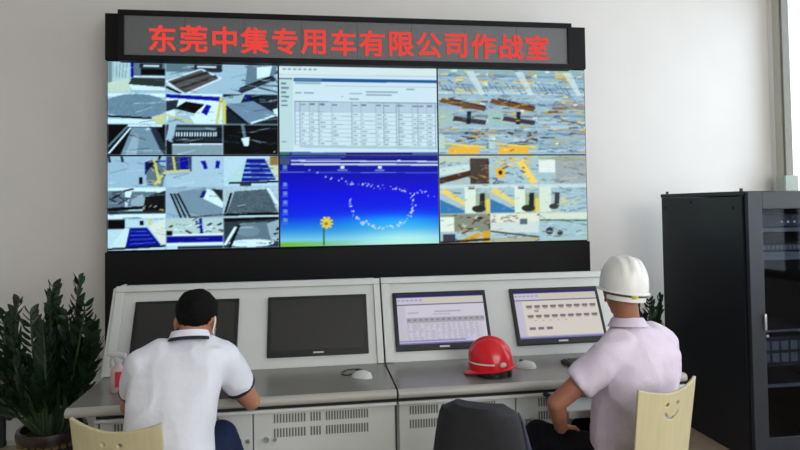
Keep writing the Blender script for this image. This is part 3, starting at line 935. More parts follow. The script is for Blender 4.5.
def console(x0, x1, label, mons, doors, end_left, end_right):
    c0 = x0 + .12 if end_left else x0
    t = thing('control_console', label, 'console', ((x0 + x1) / 2, 3.2, 0), 0, 'control console units')
    xl, xr = x0 + .003, x1 - .003
    SLEN = (Vector((0, YT, ZT)) - Vector((0, YBK, .746))).length
    # desk with a rounded front edge
    b = B()
    bx(b, xl, xr, YF + .03, YBK + .02, ZD - .04, ZD)
    dk = obj('desktop', b, DESK, t, world=True)
    prof = [(YF + .03, ZD)] + [(YF + .02 - .02 * math.sin(a), ZD - .02 + .02 * math.cos(a)) for a in [k * PI / 10 for k in range(11)]] + [(YF + .03, ZD - .04)]
    obj('desk_edge', prism_x(B(), prof, xl, xr), LIP, dk, world=True, smooth=True)
    # upper housing: sloping face, top, back
    b = B()
    prism_x(b, [(YBK, ZD - .02), (YT - .002, ZT - .006), (YT + .004, ZT), (YT + .17, ZT), (YT + .19, ZT - .02), (YT + .19, .1), (YBK + .02, .1)], xl + .012, xr - .012)
    up = obj('upper_housing', b, CONS, t, world=True, bevel=.004)
    b = B()
    slab(b, xl, xr, -.012, .022, 0, .016)
    slab(b, xl, xl + .045, .022, SLEN - .006, 0, .012)
    slab(b, xr - .035, xr, .022, SLEN - .006, 0, .012)
    obj('face_frame', b, CONS, up, world=True, bevel=.003)
    for cx, kind in mons:
        W_, S0, S1 = .543, .078, .410
        m = obj('monitor', slab(B(), cx - W_ / 2, cx + W_ / 2, S0, S1, .001, .016), BEZEL, t, world=True, bevel=.004,
                label='monitor switched off' if kind is None else ('monitor showing a data table' if kind == 0 else 'monitor showing rows of icons'))
        a, c = S0 + .02, S1 - .034
        if kind is None:
            obj('screen', slab(B(), cx - W_ / 2 + .02, cx + W_ / 2 - .02, a, c, .0155, .0168), OFFGLASS, m, world=True)
        else:
            p = Painter(132, 84, ((0, 0), (1, 0), (1, 1), (0, 1)), LG)
            form_page(p, kind)
            me = p.mesh(W_ - .04, c - a)
            R = Matrix(((1, 0, 0), (0, -SN.y, SL.y), (0, -SN.z, SL.z))).to_4x4()
            me.transform(Matrix.Translation(on_slope(cx, (a + c) / 2, .0175)) @ R)
            obj('screen', me, MONPIC, m, world=True)
        obj('maker_badge', slab(B(), cx - .028, cx + .028, S1 - .022, S1 - .013, .0155, .017), SILVER, m, world=True)
    # carcass, plinth, rails
    xl = c0 + .003
    b = B()
    bx(b, xl, xr, YF + .075, YBK + .019, .1, ZD - .042)
    obj('carcass', b, CONS_IN, t, world=True)
    obj('plinth', bx(B(), xl + .02, xr - .02, YF + .1, YT + .15, 0, .0995), DARKGAP, t, world=True)
    obj('front_rail', bx(B(), xl, xr, YF + .012, YF + .0748, .682, .697), CONS, t, world=True, bevel=.003)
    obj('shade_strip', bx(B(), xl, xr, YF + .022, YF + .0748, .6972, .7118), DARKGAP, t, world=True)  # added dark strip: paints the shade in the gap below the desk edge
    for (d0, d1, hside, vents, hk) in doors:
        d = obj('door', bx(B(), d0 + .003, d1 - .003, YF + .05, YF + .0745, .105, .68), CONS, t, world=True, bevel=.003)
        for (v0, v1) in vents:
            for z1 in (.664, .6):
                b = B()
                n = max(2, int((v1 - v0) / .0125))
                for k in range(n):
                    xx = v0 + (k + .5) * (v1 - v0) / n
                    bx(b, xx - .004, xx + .004, YF + .0492, YF + .051, z1 - .04, z1)
                obj('vent', b, VENT, d, world=True)
        hx = d0 + .06 if hside < 0 else d1 - .06
        if hk == 'lock':
            b = B()
            tube(b, [(hx, YF + .05, .555), (hx, YF + .036, .555)], .012, 16)
            tube(b, [(hx + .038, YF + .05, .552), (hx + .038, YF + .04, .552)], .009, 16)
            obj('lock', b, SILVER, d, world=True, smooth=True)
        else:
            b = B()
            bx(b, hx - .017, hx + .017, YF + .04, YF + .05, .47, .575)
            bx(b, hx - .011, hx + .011, YF + .031, YF + .04, .485, .56)
            obj('handle', b, SILVER, d, world=True, bevel=.004)
    for on, x in ((end_left, x0), (end_right, x1)):
        if on:
            sgn = 1 if x == x0 else -1
            b = B()
            prism_x(b, [(YBK + .0, ZD + .002), (YT + .0, ZT + .004), (YT + .195, ZT + .004), (YT + .195, ZD + .002)], x - .012 * sgn - .002, x + .002)
            xx = c0 if x == x0 else x
            prism_x(b, [(YF + .05, .0), (YF + .05, ZD - .043), (YT + .195, ZD - .043), (YT + .195, 0)], xx - .012 * sgn - .002, xx + .002)
            obj('end_panel', b, CONS, t, world=True, bevel=.003)
    return t


MONPIC = screen_mat('monitor_picture', 0.86)
V1 = [(-.185, -.037), (-.02, .032), (.05, .25)]
console(-1.056, .380, 'left console unit whose two monitors are switched off', [(-.672, None), (.026, None)],
        [(-.93, -.274, 1, [(-.87, -.76), (-.74, -.69), (-.62, -.42)], 'lock'), (-.274, .372, -1, V1, 'lock')], True, False)
c2 = console(.383, 1.83, 'right console unit with two lit monitors and a pulled-out keyboard tray', [(.719, 0), (1.409, 1)],
             [(.39, .96, 1, [(.44, .58), (.60, .65), (.67, .86)], 'lock'), (.96, 1.82, -1, [(1.07, 1.2), (1.22, 1.27), (1.29, 1.5)], 'handle')], False, True)
tr = obj('keyboard_tray', bx(B(), 1.14, 1.66, 2.64, 2.83, .645, .658), CONS, c2, world=True, bevel=.004)
obj('tray_front', bx(B(), 1.14, 1.66, 2.625, 2.64, .628, .664), LIP, tr, world=True, bevel=.004)
for x in (1.115, 1.665):
    obj('slide_rail', bx(B(), x, x + .02, 2.65, 2.829, .645, .672), BLACKPL, tr, world=True)
b = B()
tube(b, [(1.09, 2.79, .695), (1.12, 2.74, .69), (1.128, 2.67, .664)], .011, 8)
obj('bracket', b, BLACKPL, tr, world=True)

# ------------------------------------------------------------------ things on the console
def mouse(x, y, rz, label, cable):
    t = thing('computer_mouse', label, 'mouse', (x, y, ZD), rz, 'mice on the console')
    b = B()
    rings = []
    for k in range(13):
        s = -1 + 2 * k / 12
        wd = .031 * math.sqrt(max(0.02, 1 - s * s * .96)) * (1 + .08 * s)
        hh = .037 * math.sqrt(max(0.02, 1 - (s * .92 - .12) ** 2)) * (1 if abs(s) < .95 else .55)
        rr = []
        for i in range(20):
            a = 2 * PI * i / 20
            zz = math.sin(a)
            rr.append((wd * math.cos(a), .056 * -s, max(0.001, hh * zz if zz > 0 else .001)))
        rings.append(rr)
    loft(b, rings)
    obj('shell', b, MOUSEW, t, smooth=True)
    b = B()
    tube(b, [(0, .03, .034), (0, .022, .0375), (0, .014, .038)], .004, 8)
    obj('scroll_wheel', b, BLACKPL, t)
    b = B()
    tube(b, [Vector(q) for q in cable], .0025, 8)
    obj('cable', b, BLACKPL, t, smooth=True)
    return t


def curve3(pts, n=6):
    out = []
    P = [Vector(p) for p in pts]
    P = [2 * P[0] - P[1]] + P + [2 * P[-1] - P[-2]]
    for i in range(1, len(P) - 2):
        for k in range(n):
            s = k / n
            a, b_, c, d = P[i - 1:i + 3]
            out.append(.5 * ((2 * b_) + (c - a) * s + (2 * a - 5 * b_ + 4 * c - d) * s * s + (3 * b_ - a - 3 * c + d) * s ** 3))
    out.append(P[-2])
    return out


mouse(.235, 3.03, math.radians(60), 'grey white mouse on the left unit, black cable looped behind it', curve3([(0, .055, .012), (0, .085, .004), (.02, .12, .003), (.09, .13, .003), (.13, .075, .003), (.1, .03, .003)]))
mouse(1.09, 3.05, math.radians(62), 'grey white mouse beside the red safety helmet', curve3([(0, .055, .012), (0, .08, .004), (-.03, .13, .003), (-.01, .17, .003)]))

t = thing('keyboard', 'black keyboard mostly hidden behind the arm of the seated man in lilac', 'keyboard', (1.51, 3.05, ZD), math.radians(4))
obj('case', bx(B(), -.2, .2, -.07, .07, .001, .018), BLACKPL, t, bevel=.005)
b = B()
for r in range(5):
    for c in range(15):
        bx(b, -.19 + c * .0255, -.168 + c * .0255, -.058 + r * .0235, -.038 + r * .0235, .017, .024)
obj('keys', b, BLACKPL, t)


def helmet_shell(bm, rx, ry, h, brim=.012, peak=.05, ribs=True, n=56, m=16, sq=.8):
    """hard-hat dome, +y is the front; ribs run front to back"""
    rings = []
    for k in range(m + 1):
        a = (PI / 2) * k / m
        rr = []
        for i in range(n):
            t_ = 2 * PI * i / n
            ca, sa = math.cos(a) ** sq, math.sin(a)
            x, y = rx * ca * math.cos(t_), ry * ca * math.sin(t_)
            z = h * sa ** .95
            lift = 0
            if ribs:
                for o, wd, hh in ((0, .016, .007), (.042, .010, .005), (-.042, .010, .005)):
                    lift += hh * math.exp(-((x - o) / wd) ** 4) * max(0, min(1, (z / h - .25) * 3)) * (1 if y > -ry * .9 else .4)
            nn = Vector((x / rx ** 2, y / ry ** 2, z / h ** 2)).normalized()
            rr.append(Vector((x, y, z)) + nn * lift)
        rings.append(rr)
    low = []
    for (e, dz) in ((.0, -.012), (1, -.016), (1, -.021), (.0, -.019)):
        rr = []
        for i in range(n):
            t_ = 2 * PI * i / n
            f = max(0, math.sin(t_)) ** 3
            wdt = (brim + peak * f) * e
            d = Vector((rx * math.cos(t_), ry * math.sin(t_), 0))
            d2 = d + d.normalized() * wdt
            rr.append(Vector((d2.x, d2.y, dz - .012 * f * e)))
        low.append(rr)
    return loft(bm, low[::-1] + rings, caps=True)


t = thing('safety_helmet', 'red safety helmet lying on the console beside a mouse', 'helmet', (.877, 2.955, ZD), math.radians(66))
b = helmet_shell(B(), .092, .112, .135, .006, .024, ribs=True, sq=.95)
bmesh.ops.transform(b, matrix=Matrix.Translation((0, 0, .052)) @ Matrix.Rotation(math.radians(-7), 4, 'X'), verts=b.verts)
obj('shell', b, RED, t, smooth=True)
b = B()
lathe(b, [(.076, .002), (.083, .002), (.085, .03), (.078, .03)], (0, -.01, 0), 32)
obj('headband', b, BLACKPL, t, smooth=True)
def skirt(bm, rx, ry, z0, z1, t0, t1, cz=.055):
    n = 28
    vs = []
    for k in range(n + 1):
        a = t0 + (t1 - t0) * k / n
        vs.append([bm.verts.new((r * rx * math.cos(a), r * ry * math.sin(a), z + cz)) for r in (1.004, 1.014) for z in (z0, z1)])
    for a, c in zip(vs, vs[1:]):
        for q in ((0, 1), (1, 3), (3, 2), (2, 0)):
            bm.faces.new((a[q[0]], a[q[1]], c[q[1]], c[q[0]]))
    for e in (vs[0], vs[-1]):
        bm.faces.new((e[0], e[1], e[3], e[2]))
    return bm
obj('stripe', skirt(B(), .094, .112, .012, .019, math.radians(95), math.radians(196)), mat('white_stripe', (226, 214, 208), .5), t, smooth=True)
b = B()
ball(b, (0, 0, 0), (.007, .019, .013), Matrix.Rotation(math.radians(218), 3, 'Z'), 2)
bmesh.ops.translate(b, vec=(.094 * math.cos(math.radians(218)), .112 * math.sin(math.radians(218)), .07), verts=b.verts)
obj('badge', b, mat('badge_metal', (196, 176, 160), .4), t, smooth=True, label='pale oval badge')
obj('rear_buckle', bx(B(), -.03, .03, -.104, -.09, .001, .03), BLACKPL, t, bevel=.004)

t = thing('spray_bottle', 'cloudy spray bottle with a white trigger head and red label, left end of the console', 'bottle', (-.905, 3.015, ZD), math.radians(72))
b = lathe(B(), [(.005, .0), (.036, .001), (.04, .008), (.04, .105), (.034, .13), (.018, .15), (.016, .165)], n=28)
bmesh.ops.scale(b, vec=(.85, .85, .85), verts=b.verts)
obj('bottle_body', b, BOTTLE, t, smooth=True)
b = B()
for z0, z1, a0, a1 in ((.035, .118, -2.95, -1.15),):
    vs = []
    for k in range(17):
        a = a0 + (a1 - a0) * k / 16
        vs.append([b.verts.new((r * math.cos(a), r * math.sin(a), z)) for r in (.0402, .0412) for z in (z0, z1)])
    for p_, c in zip(vs, vs[1:]):
        for q in ((0, 1), (1, 3), (3, 2), (2, 0)):
            b.faces.new((p_[q[0]], p_[q[1]], c[q[1]], c[q[0]]))
bmesh.ops.scale(b, vec=(.85, .85, .85), verts=b.verts)
obj('label_band', b, LABELR, t, smooth=True, label='red label')
b = B()
lathe(b, [(.019, .16), (.021, .165), (.021, .185), (.016, .19)], n=20)
loft(b, [ring((0, -.045, .197), (.012, 0, 0), (0, 0, .014), 16, 3), ring((0, 0, .2), (.016, 0, 0), (0, 0, .018), 16, 3), ring((0, .05, .203), (.014, 0, 0), (0, 0, .014), 16, 3), ring((0, .062, .203), (.008, 0, 0), (0, 0, .008), 16, 3)])
tube(b, [(0, .062, .203), (0, .075, .203)], .006, 12)
bmesh.ops.scale(b, vec=(.85, .85, .85), verts=b.verts)
sp = obj('spray_head', b, MOUSEW, t, smooth=True, label='white spray head')
b = B()
tube(b, curve3([(0, .03, .19), (0, .05, .17), (0, .045, .145), (0, .05, .13)]), .006, 8)
bmesh.ops.scale(b, vec=(.85, .85, .85), verts=b.verts)
obj('trigger', b, MOUSEW, sp, smooth=True)

# ------------------------------------------------------------------ server rack
RX, RY0, RY1, RZ = 2.65, 3.394, 4.304, 1.665
RXE = RX + .62
t = thing('server_rack', 'tall black server rack with a glass front door beside the window', 'rack', ((RX + RXE) / 2, (RY0 + RY1) / 2, 0))
b = B()
for x in (RX + .004, RXE - .044):
    for y in (RY0 + .03, RY1 - .04):
        bx(b, x, x + .04, y, y + .04, .0, RZ - .03)
bx(b, RX + .004, RXE - .004, RY0 + .03, RY1, .0, .06)
bx(b, RX + .004, RXE - .004, RY1 - .012, RY1, .06, RZ - .03)
obj('rack_frame', b, RACKB, t, world=True)
for x in (RX, RXE - .003):
    sp = obj('side_panel', bx(B(), x, x + .003, RY0 + .035, RY1 - .004, .03, RZ - .034), RACKB, t, world=True)
    if x == RX:
        for (y, z) in ((RY0 + .12, 1.56), (RY1 - .04, 1.56), (RY0 + .12, .82), (RY1 - .04, .82), (RY1 - .36, 1.6)):
            b = tube(B(), [(x - .006, y, z), (x + .001, y, z)], .011, 14)
            obj('panel_lock', b, BLACKPL, sp, world=True, smooth=True)
        obj('seam_strip', bx(B(), x - .003, x + .0, RY0 + .04, RY1 - .01, .926, .934), BLACKPL, sp, world=True)
b = bx(B(), RX - .004, RXE + .004, RY0 + .02, RY1 + .003, RZ - .0295, RZ)
obj('top_cover', b, RACKB, t, world=True, bevel=.004)
for x, y in ((RX + .02, RY0 + .06), (RX + .02, RY1 - .05)):
    obj('eye_bolt', tube(B(), [(x, y, RZ), (x, y, RZ + .018)], .01, 10), BLACKPL, t, world=True)
# door
d0, d1 = RX + .008, RXE - .008
dr = thing
b = B()
GX0, GX1, GZ0, GZ1 = RX + .105, RXE - .105, .15, 1.552
bx(b, d0, GX0, RY0 - .012, RY0 + .018, .06, RZ - .006)
bx(b, GX1, d1, RY0 - .012, RY0 + .018, .06, RZ - .006)
bx(b, GX0, GX1, RY0 - .012, RY0 + .018, GZ1, RZ - .006)
bx(b, GX0, GX1, RY0 - .012, RY0 + .018, .06, GZ0)
door = obj('door', b, RACKF, t, world=True, bevel=.003)
obj('door_glass', bx(B(), GX0, GX1, RY0 + .0, RY0 + .004, GZ0, GZ1), glass_mat('smoked_glass', .03, tint=(.62, .65, .7)), door, world=True, label='smoked glass pane')
b = B()
bx(b, RX + .086, RX + .102, RY0 - .03, RY0 - .0125, .808, .91)
obj('door_handle', b, SILVER, door, world=True, bevel=.006, seg=3, label='silver swing handle')
obj('key_lock', tube(B(), [(RX + .112, RY0 - .016, .772), (RX + .112, RY0 - .0122, .772)], .009, 14), SILVER, door, world=True)

# what stands inside the rack, seen through the smoked door
IX0, IX1 = RX + .06, RXE - .06


def rack_unit(name, label, cat, z0, z1, front, m, dep=.5, group=None):
    t = thing(name, label, cat, ((IX0 + IX1) / 2, RY0 + .07 + dep / 2, z0), 0, group)
    obj('chassis', bx(B(), IX0 + .02, IX1 - .02, RY0 + .071, RY0 + .07 + dep, z0 + .002, z1 - .002), UNITD, t, world=True)
    obj('front_plate', bx(B(), IX0, IX1, RY0 + .06, RY0 + .07, z0, z1), m, t, world=True, bevel=.002)
    return t


tu = rack_unit('network_switch', 'network switch with a row of white lights at the top of the rack', 'switch', 1.438, 1.515, 0, UNITD)
for k in range(4):
    obj('indicator_light', ball(B(), (RX + .295 + k * .045, RY0 + .058, 1.468), .006, sub=2), emis('white_led_%d' % k, (235, 240, 250), .9), tu, world=True)
rack_unit('patch_panel', 'pale grey panel directly under the switch with lights in the rack', 'panel', 1.405, 1.43, 0, UNITG, .12)
tu = rack_unit('rack_server', 'dark slotted server in the middle of the upper rack bay', 'server', 1.285, 1.33, 0, UNITD)
b = B()
for k in range(14):
    bx(b, IX0 + .04 + k * .03, IX0 + .06 + k * .03, RY0 + .058, RY0 + .061, 1.295, 1.318)
obj('drive_slots', b, UNITG, tu, world=True)
rack_unit('rack_shelf', 'lighter grey blanking plate below the slotted server in the rack', 'panel', 1.228, 1.278, 0, UNITG, .3)
rack_unit('sliding_tray_unit', 'thin grey drawer front level with the lock of the rack door', 'drawer', .775, .79, 0, UNITG, .4)
tu = rack_unit('storage_array', 'dark storage unit with two rows of square bays in the lower rack', 'server', .56, .745, 0, UNITD)
for r in range(2):
    for k in range(6):
        obj('drive_bay', bx(B(), IX0 + .07 + k * .065, IX0 + .12 + k * .065, RY0 + .052, RY0 + .061, .59 + r * .075, .645 + r * .075), UNITG, tu, world=True, bevel=.003)
rack_unit('rack_rail', 'grey shelf edge low in the rack above the hanging cable', 'shelf', .43, .452, 0, UNITG, .5)
b = tube(B(), curve3([(RX + .118, RY0 + .045, .40), (RX + .128, RY0 + .05, .33), (RX + .134, RY0 + .05, .26), (RX + .132, RY0 + .05, .2), (RX + .132, RY0 + .06, .0605)]), .006, 10)
tag(obj('cable', b, UNITG, smooth=True), 'grey cable hanging down inside the lower front of the rack', 'cable')

# ------------------------------------------------------------------ low cabinets at the left wall end
t = thing('storage_cabinet', 'low white cabinet with a small dark knob behind the potted plant', 'cabinet', (-1.72, 4.72, 0))
obj('carcass', bx(B(), -2.085, -1.49, 4.53, 4.92, .0, .4), CONS, t, world=True, bevel=.004)
d = obj('door', bx(B(), -2.08, -1.815, 4.512, 4.529, .04, .395), CONS, t, world=True, bevel=.003)
obj('knob', ball(B(), (-2.05, 4.497, .2), .02, sub=2), BLACKPL, d, world=True, smooth=True)
d = obj('door', bx(B(), -1.81, -1.495, 4.512, 4.529, .04, .395), CONS, t, world=True, bevel=.003)
t = thing('filing_box', 'dark grey low cabinet at the left edge beside the white cabinet', 'cabinet', (-2.45, 4.72, 0))
obj('carcass', bx(B(), -2.75, -2.092, 4.5, 4.9, 0, .42), mat('dark_grey_paint', (62, 64, 68), .5), t, world=True, bevel=.004)
obj('drawer_front', bx(B(), -2.74, -2.1, 4.485, 4.4995, .03, .41), mat('dark_grey_paint', (62, 64, 68), .5), t, world=True, bevel=.003)

b = tube(B(), curve3([(-1.44, 4.93, 1.37), (-1.475, 4.92, 1.4), (-1.51, 4.925, 1.43), (-1.545, 4.935, 1.44)]), .007, 8)
tag(obj('cable', b, BLACKPL, smooth=True), 'short dark cable end curling out from behind the left edge of the video wall', 'cable')

# ------------------------------------------------------------------ plants
def frond(name, base, tip, bend, parent, nl, ll, wl, rnd, start=.28):
    base, tip = Vector(base), Vector(tip)
    mid = (base + tip) / 2 + Vector(bend)
    pts = []
    for k in range(15):
        s = k / 14
        pts.append(base * (1 - s) ** 2 + mid * 2 * s * (1 - s) + tip * s * s)
    b = B()
    tube(b, pts, [.011 - .008 * k / 14 for k in range(15)], 7, 1)
    side = Vector((rnd.uniform(-1, 1), rnd.uniform(-1, 1), 0))
    for k in range(nl):
        s = start + (1 - start) * (k + .5) / nl
        i = min(13, int(s * 14))
        p = pts[i].lerp(pts[i + 1], s * 14 - i)
        d = (pts[i + 1] - pts[i]).normalized()
        sv = (side - d * side.dot(d)).normalized()
        for sg in (-1, 1):
            L = ll * (1 - .45 * max(0, (s - .55) / .45)) * rnd.uniform(.85, 1.1)
            dirv = (sv * sg * .8 + d * .8 + Vector((rnd.uniform(-.2, .2), rnd.uniform(-.2, .2), rnd.uniform(-.15, .15)))).normalized()
            nrm = dirv.cross(d).normalized()
            nrm = Matrix.Rotation(sg * .7 + rnd.uniform(-.5, .5), 3, dirv) @ nrm
            wv = nrm.cross(dirv).normalized()
            up = nrm * sg
            rows = []
            for q, f in ((0, .12), (.2, .75), (.45, 1), (.7, .8), (.88, .42), (1, .04)):
                c = p + dirv * L * q - up * (.10 * L * q * q)
                wv2 = wv * wl * f
                rows.append([b.verts.new(c - wv2 + up * wl * .25 * f), b.verts.new(c + up * .0012), b.verts.new(c + wv2 + up * wl * .25 * f), b.verts.new(c - up * .0012)])
            for a, c2_ in zip(rows, rows[1:]):
                for j in range(4):
                    b.faces.new((a[j], a[(j + 1) % 4], c2_[(j + 1) % 4], c2_[j])).material_index = 0
    return obj(name, b, [LEAF, STEM], parent, smooth=True)


def plant(label, x, y, zr, pot_r, fr, seed, ll=.105, wl=.0165, nl=13):
    t = thing('potted_plant', label, 'plant', (x, y, 0))
    h = zr
    b = lathe(B(), [(.01, 0), (pot_r * .72, 0), (pot_r * .74, .02), (pot_r * .9, h * .45), (pot_r * .98, h * .8), (pot_r * .96, h - .05), (pot_r * 1.08, h - .045), (pot_r * 1.1, h - .02), (pot_r * 1.06, h), (pot_r * .96, h), (pot_r * .9, h - .06), (.01, h - .06)], n=40)
    pot = obj('pot', b, POTM, t, smooth=True)
    b = B()
    rnd = random.Random(seed)
    for k in range(26):
        a = 2 * PI * k / 26
        for j in range(4):
            zz = h * (.56 + .095 * j)
            rr = pot_r * (.925 + .015 * j)
            ball(b, (rr * math.cos(a + .12 * (j % 2)), rr * math.sin(a + .12 * (j % 2)), zz), (.016, .016, .014), sub=1)
    obj('relief_band', b, GOLD, pot, smooth=True, label='gold relief band')
    obj('soil', lathe(B(), [(.005, h - .05), (pot_r * .88, h - .058), (pot_r * .88, h - .04), (.005, h - .025)], n=24), SOIL, t)
    for (dx, dy, tz, bxx, byy, n_) in fr:
        a = math.atan2(dy, dx)
        frond('frond', (pot_r * .5 * math.cos(a) * rnd.uniform(.3, 1), pot_r * .5 * math.sin(a) * rnd.uniform(.3, 1), h - .04), (dx, dy, tz), (bxx, byy, .08), t, n_ or nl, ll, wl, rnd)
    return t


rnd = random.Random(11)
FR = [(.115, .05, 1.235, .03, 0, 17), (-.02, .06, 1.2, -.03, 0, 15), (.01, -.05, 1.15, .0, 0, 15), (-.17, .0, 1.13, -.1, 0, 14), (-.24, .02, 1.07, -.12, 0, 13), (.17, -.02, 1.1, .05, 0, 14), (.2, .0, .98, .06, 0, 13)]
for k in range(36):
    a = rnd.uniform(0, 2 * PI)
    r = rnd.uniform(.05, .3)
    FR.append((r * math.cos(a) * (.78 if math.cos(a) > 0 else 1.05) - .04, r * math.sin(a) * .8, rnd.uniform(.66, 1.1) - r * .3, .4 * r * math.cos(a), .3 * r * math.sin(a), 12))
plant('lush dark green plant in a brown pot with gold relief, left of the console', -1.385, 3.5, .455, .155, FR, 4)
FR2 = []
for k in range(13):
    a = rnd.uniform(0, 2 * PI)
    r = rnd.uniform(.05, .26)
    FR2.append((r * math.cos(a) * .75, r * math.sin(a) * .8, rnd.uniform(.7, .93) - r * .2, .3 * r * math.cos(a), .3 * r * math.sin(a), 12))
FR2 += [(-.02, -.05, .95, 0, 0, 14), (.07, -.1, .9, .05, -.03, 13), (-.1, -.08, .9, -.03, 0, 13), (.15, -.12, .92, .04, -.04, 13), (.14, -.06, .83, .05, -.02, 12)]
plant('green plant behind the white-helmeted man, squeezed between console and rack', 2.335, 4.2, .36, .13, FR2, 9, .09, .014, 12)

# ------------------------------------------------------------------ chairs
def plywood_chair(label, x, y, rz):
    t = thing('plywood_chair', label, 'chair', (x, y, 0), rz, 'pale plywood chairs')
    W2, Z0, Z1 = .168, .47, .915
    nx, nz = 110, 140
    b = B()
    grid = []
    for j in range(nz + 1):
        v = j / nz
        row = []
        for i in range(nx + 1):
            u = -1 + 2 * i / nx
            hw = W2 * (.93 + .07 * v)
            z = Z0 + (Z1 - Z0) * v
            top = -.03 * (1 - abs(u) ** 1.8) * max(0, (v - .75) / .25)
            yy = -.2 - .055 * v - .025 * (1 - u * u)
            row.append(b.verts.new((u * hw, yy, z + top)))
        grid.append(row)

    def hole(i, j):
        u = -1 + 2 * (i + .5) / nx
        x_ = u * W2
        z = Z0 + (Z1 - Z0) * (j + .5) / nz - .02
        for ex in (-.03, .03):
            if ((x_ - ex) / .0095) ** 2 + ((z - .836) / .0115) ** 2 < 1:
                return True
        d = math.hypot(x_, z - .811)
        return abs(d - .044) < .006 and z < .811 - abs(x_) * .42
    for j in range(nz):
        for i in range(nx):
            if not hole(i, j):
                b.faces.new((grid[j][i], grid[j][i + 1], grid[j + 1][i + 1], grid[j + 1][i]))
    bmesh.ops.delete(b, geom=[v for v in b.verts if not v.link_faces], context='VERTS')
    o = obj('backrest', b, WOOD, t, smooth=True)
    so = o.modifiers.new('thickness', 'SOLIDIFY')
    so.thickness, so.offset = .011, 0
    b = B()
    sec = []
    for k in range(22):
        s = k / 21
        if s < .3:
            a = s / .3 * PI / 2
            yy, zz = -.2 + .035 * (1 - math.cos(a)) - .0, .5 - .05 * math.sin(a) - .02 * (s / .3)
        else:
            q = (s - .3) / .7
            yy, zz = -.165 + q * .37, .43 + .02 * q * q - .03 * max(0, q - .85)
        sec.append((yy, zz))
    rows_t = [[b.verts.new((u * (.165 + .02 * min(1, k / 14)), y_, z_)) for u in (-1, -.6, 0, .6, 1)] for k, (y_, z_) in enumerate(sec)]
    rows_b = [[b.verts.new((v.co.x, v.co.y - (.010 if k < 7 else 0), v.co.z - (.002 if k < 4 else .011))) for v in r] for k, r in enumerate(rows_t)]
    n = len(rows_t)
    for k in range(n - 1):
        for i in range(4):
            b.faces.new((rows_t[k][i], rows_t[k][i + 1], rows_t[k + 1][i + 1], rows_t[k + 1][i]))
            b.faces.new((rows_b[k][i], rows_b[k + 1][i], rows_b[k + 1][i + 1], rows_b[k][i + 1]))
        for i in (0, 4):
            b.faces.new((rows_t[k][i], rows_t[k + 1][i], rows_b[k + 1][i], rows_b[k][i]))
    for k in (0, n - 1):
        for i in range(4):
            b.faces.new((rows_t[k][i], rows_b[k][i], rows_b[k][i + 1], rows_t[k][i + 1]))
    obj('seat', b, WOOD, t, smooth=True)
    fr_ = B()
    for s in (-1, 1):
        tube(fr_, [(s * .13, -.15, .415), (s * .13, .16, .415)], .011, 10)
    tube(fr_, [(-.13, 0, .415), (.13, 0, .415)], .011, 10)
    obj('seat_frame', fr_, CHROME, t, smooth=True)
    for sx in (-1, 1):
        for y0, y1 in ((-.14, -.22), (.15, .19)):
            obj('leg', tube(B(), [(sx * .13, y0, .412), (sx * .15, (y0 + y1) / 2, .3), (sx * .175, y1, .0)], .011, 12), CHROME, t, smooth=True)
    return t


plywood_chair('pale plywood chair with cut-out eyes behind the man in white', -.555, 2.35, math.radians(-20))
plywood_chair('pale plywood chair with a cut-out smiling face behind the man in lilac', 1.235, 2.39, math.radians(22))

t = thing('office_chair', 'black upholstered office chair, empty, between the two seated men', 'chair', (.70, 2.27, 0), math.radians(-30))
b = B()
rows = []
for k in range(19):
    v = k / 18
    z = .5 + .43 * v
    hw = .178 - .05 * v ** 2.0
    if v > .9:
        q = (v - .9) / .1
        hw -= .045 * (1 - math.sqrt(max(0, 1 - q * q)))
    y0 = -.2 - .09 * v - .012 * math.sin(v * PI)
    rows.append((z, hw, y0))
rings = []
for z, hw, y0 in rows:
    rings.append([Vector((hw * math.copysign(abs(math.cos(a)) ** .6, math.cos(a)), y0 - .03 * (1 - math.cos(a) ** 2) * 0 + .035 * math.copysign(abs(math.sin(a)) ** .6, math.sin(a)) - .03 * (1 - (math.cos(a)) ** 2), z)) for a in [2 * PI * i / 32 for i in range(32)]])
loft(b, rings)
obj('backrest', b, FABRIC, t, smooth=True, bevel=.012, seg=3)
for s in (1, -1):
    b = tube(B(), [(s * (hw + .004), y0 + .008, z) for z, hw, y0 in rows[:-1]], [.012 if k < 11 else .012 - .0013 * (k - 10) for k in range(18)], 8)
    obj('back_rim', b, FABRIC_EDGE, t, smooth=True, label='dark blue plastic rim')
b = B()
loft(b, [ring((0, .02, z), (r, 0, 0), (0, r * .98, 0), 32, 4) for z, r in ((.42, .21), (.43, .235), (.47, .24), (.49, .225), (.495, .19))])
obj('seat', b, FABRIC, t, smooth=True)
obj('back_bracket', tube(B(), [(0, .0, .41), (0, -.2, .41), (0, -.255, .46), (0, -.275, .62)], .022, 12), BLACKPL, t, smooth=True)
obj('gas_column', lathe(B(), [(.04, .1), (.04, .24), (.026, .245), (.026, .418)], n=20), BLACKPL, t, smooth=True)
for k in range(5):
    a = 2 * PI * k / 5 + .3
    c, s = math.cos(a), math.sin(a)
    lg = obj('base_arm', tube(B(), [(0, 0, .115), (.15 * c, .15 * s, .1), (.27 * c, .27 * s, .075)], [.03, .024, .018], 10), BLACKPL, t, smooth=True)
    u = Vector((-s, c, 0))
    p = Vector((.27 * c, .27 * s, .0275))
    obj('caster', tube(B(), [p - u * .022, p + u * .022], .0275, 18), BLACKPL, lg, smooth=True)

# ------------------------------------------------------------------ people
def V(*a):
    return Vector(a)


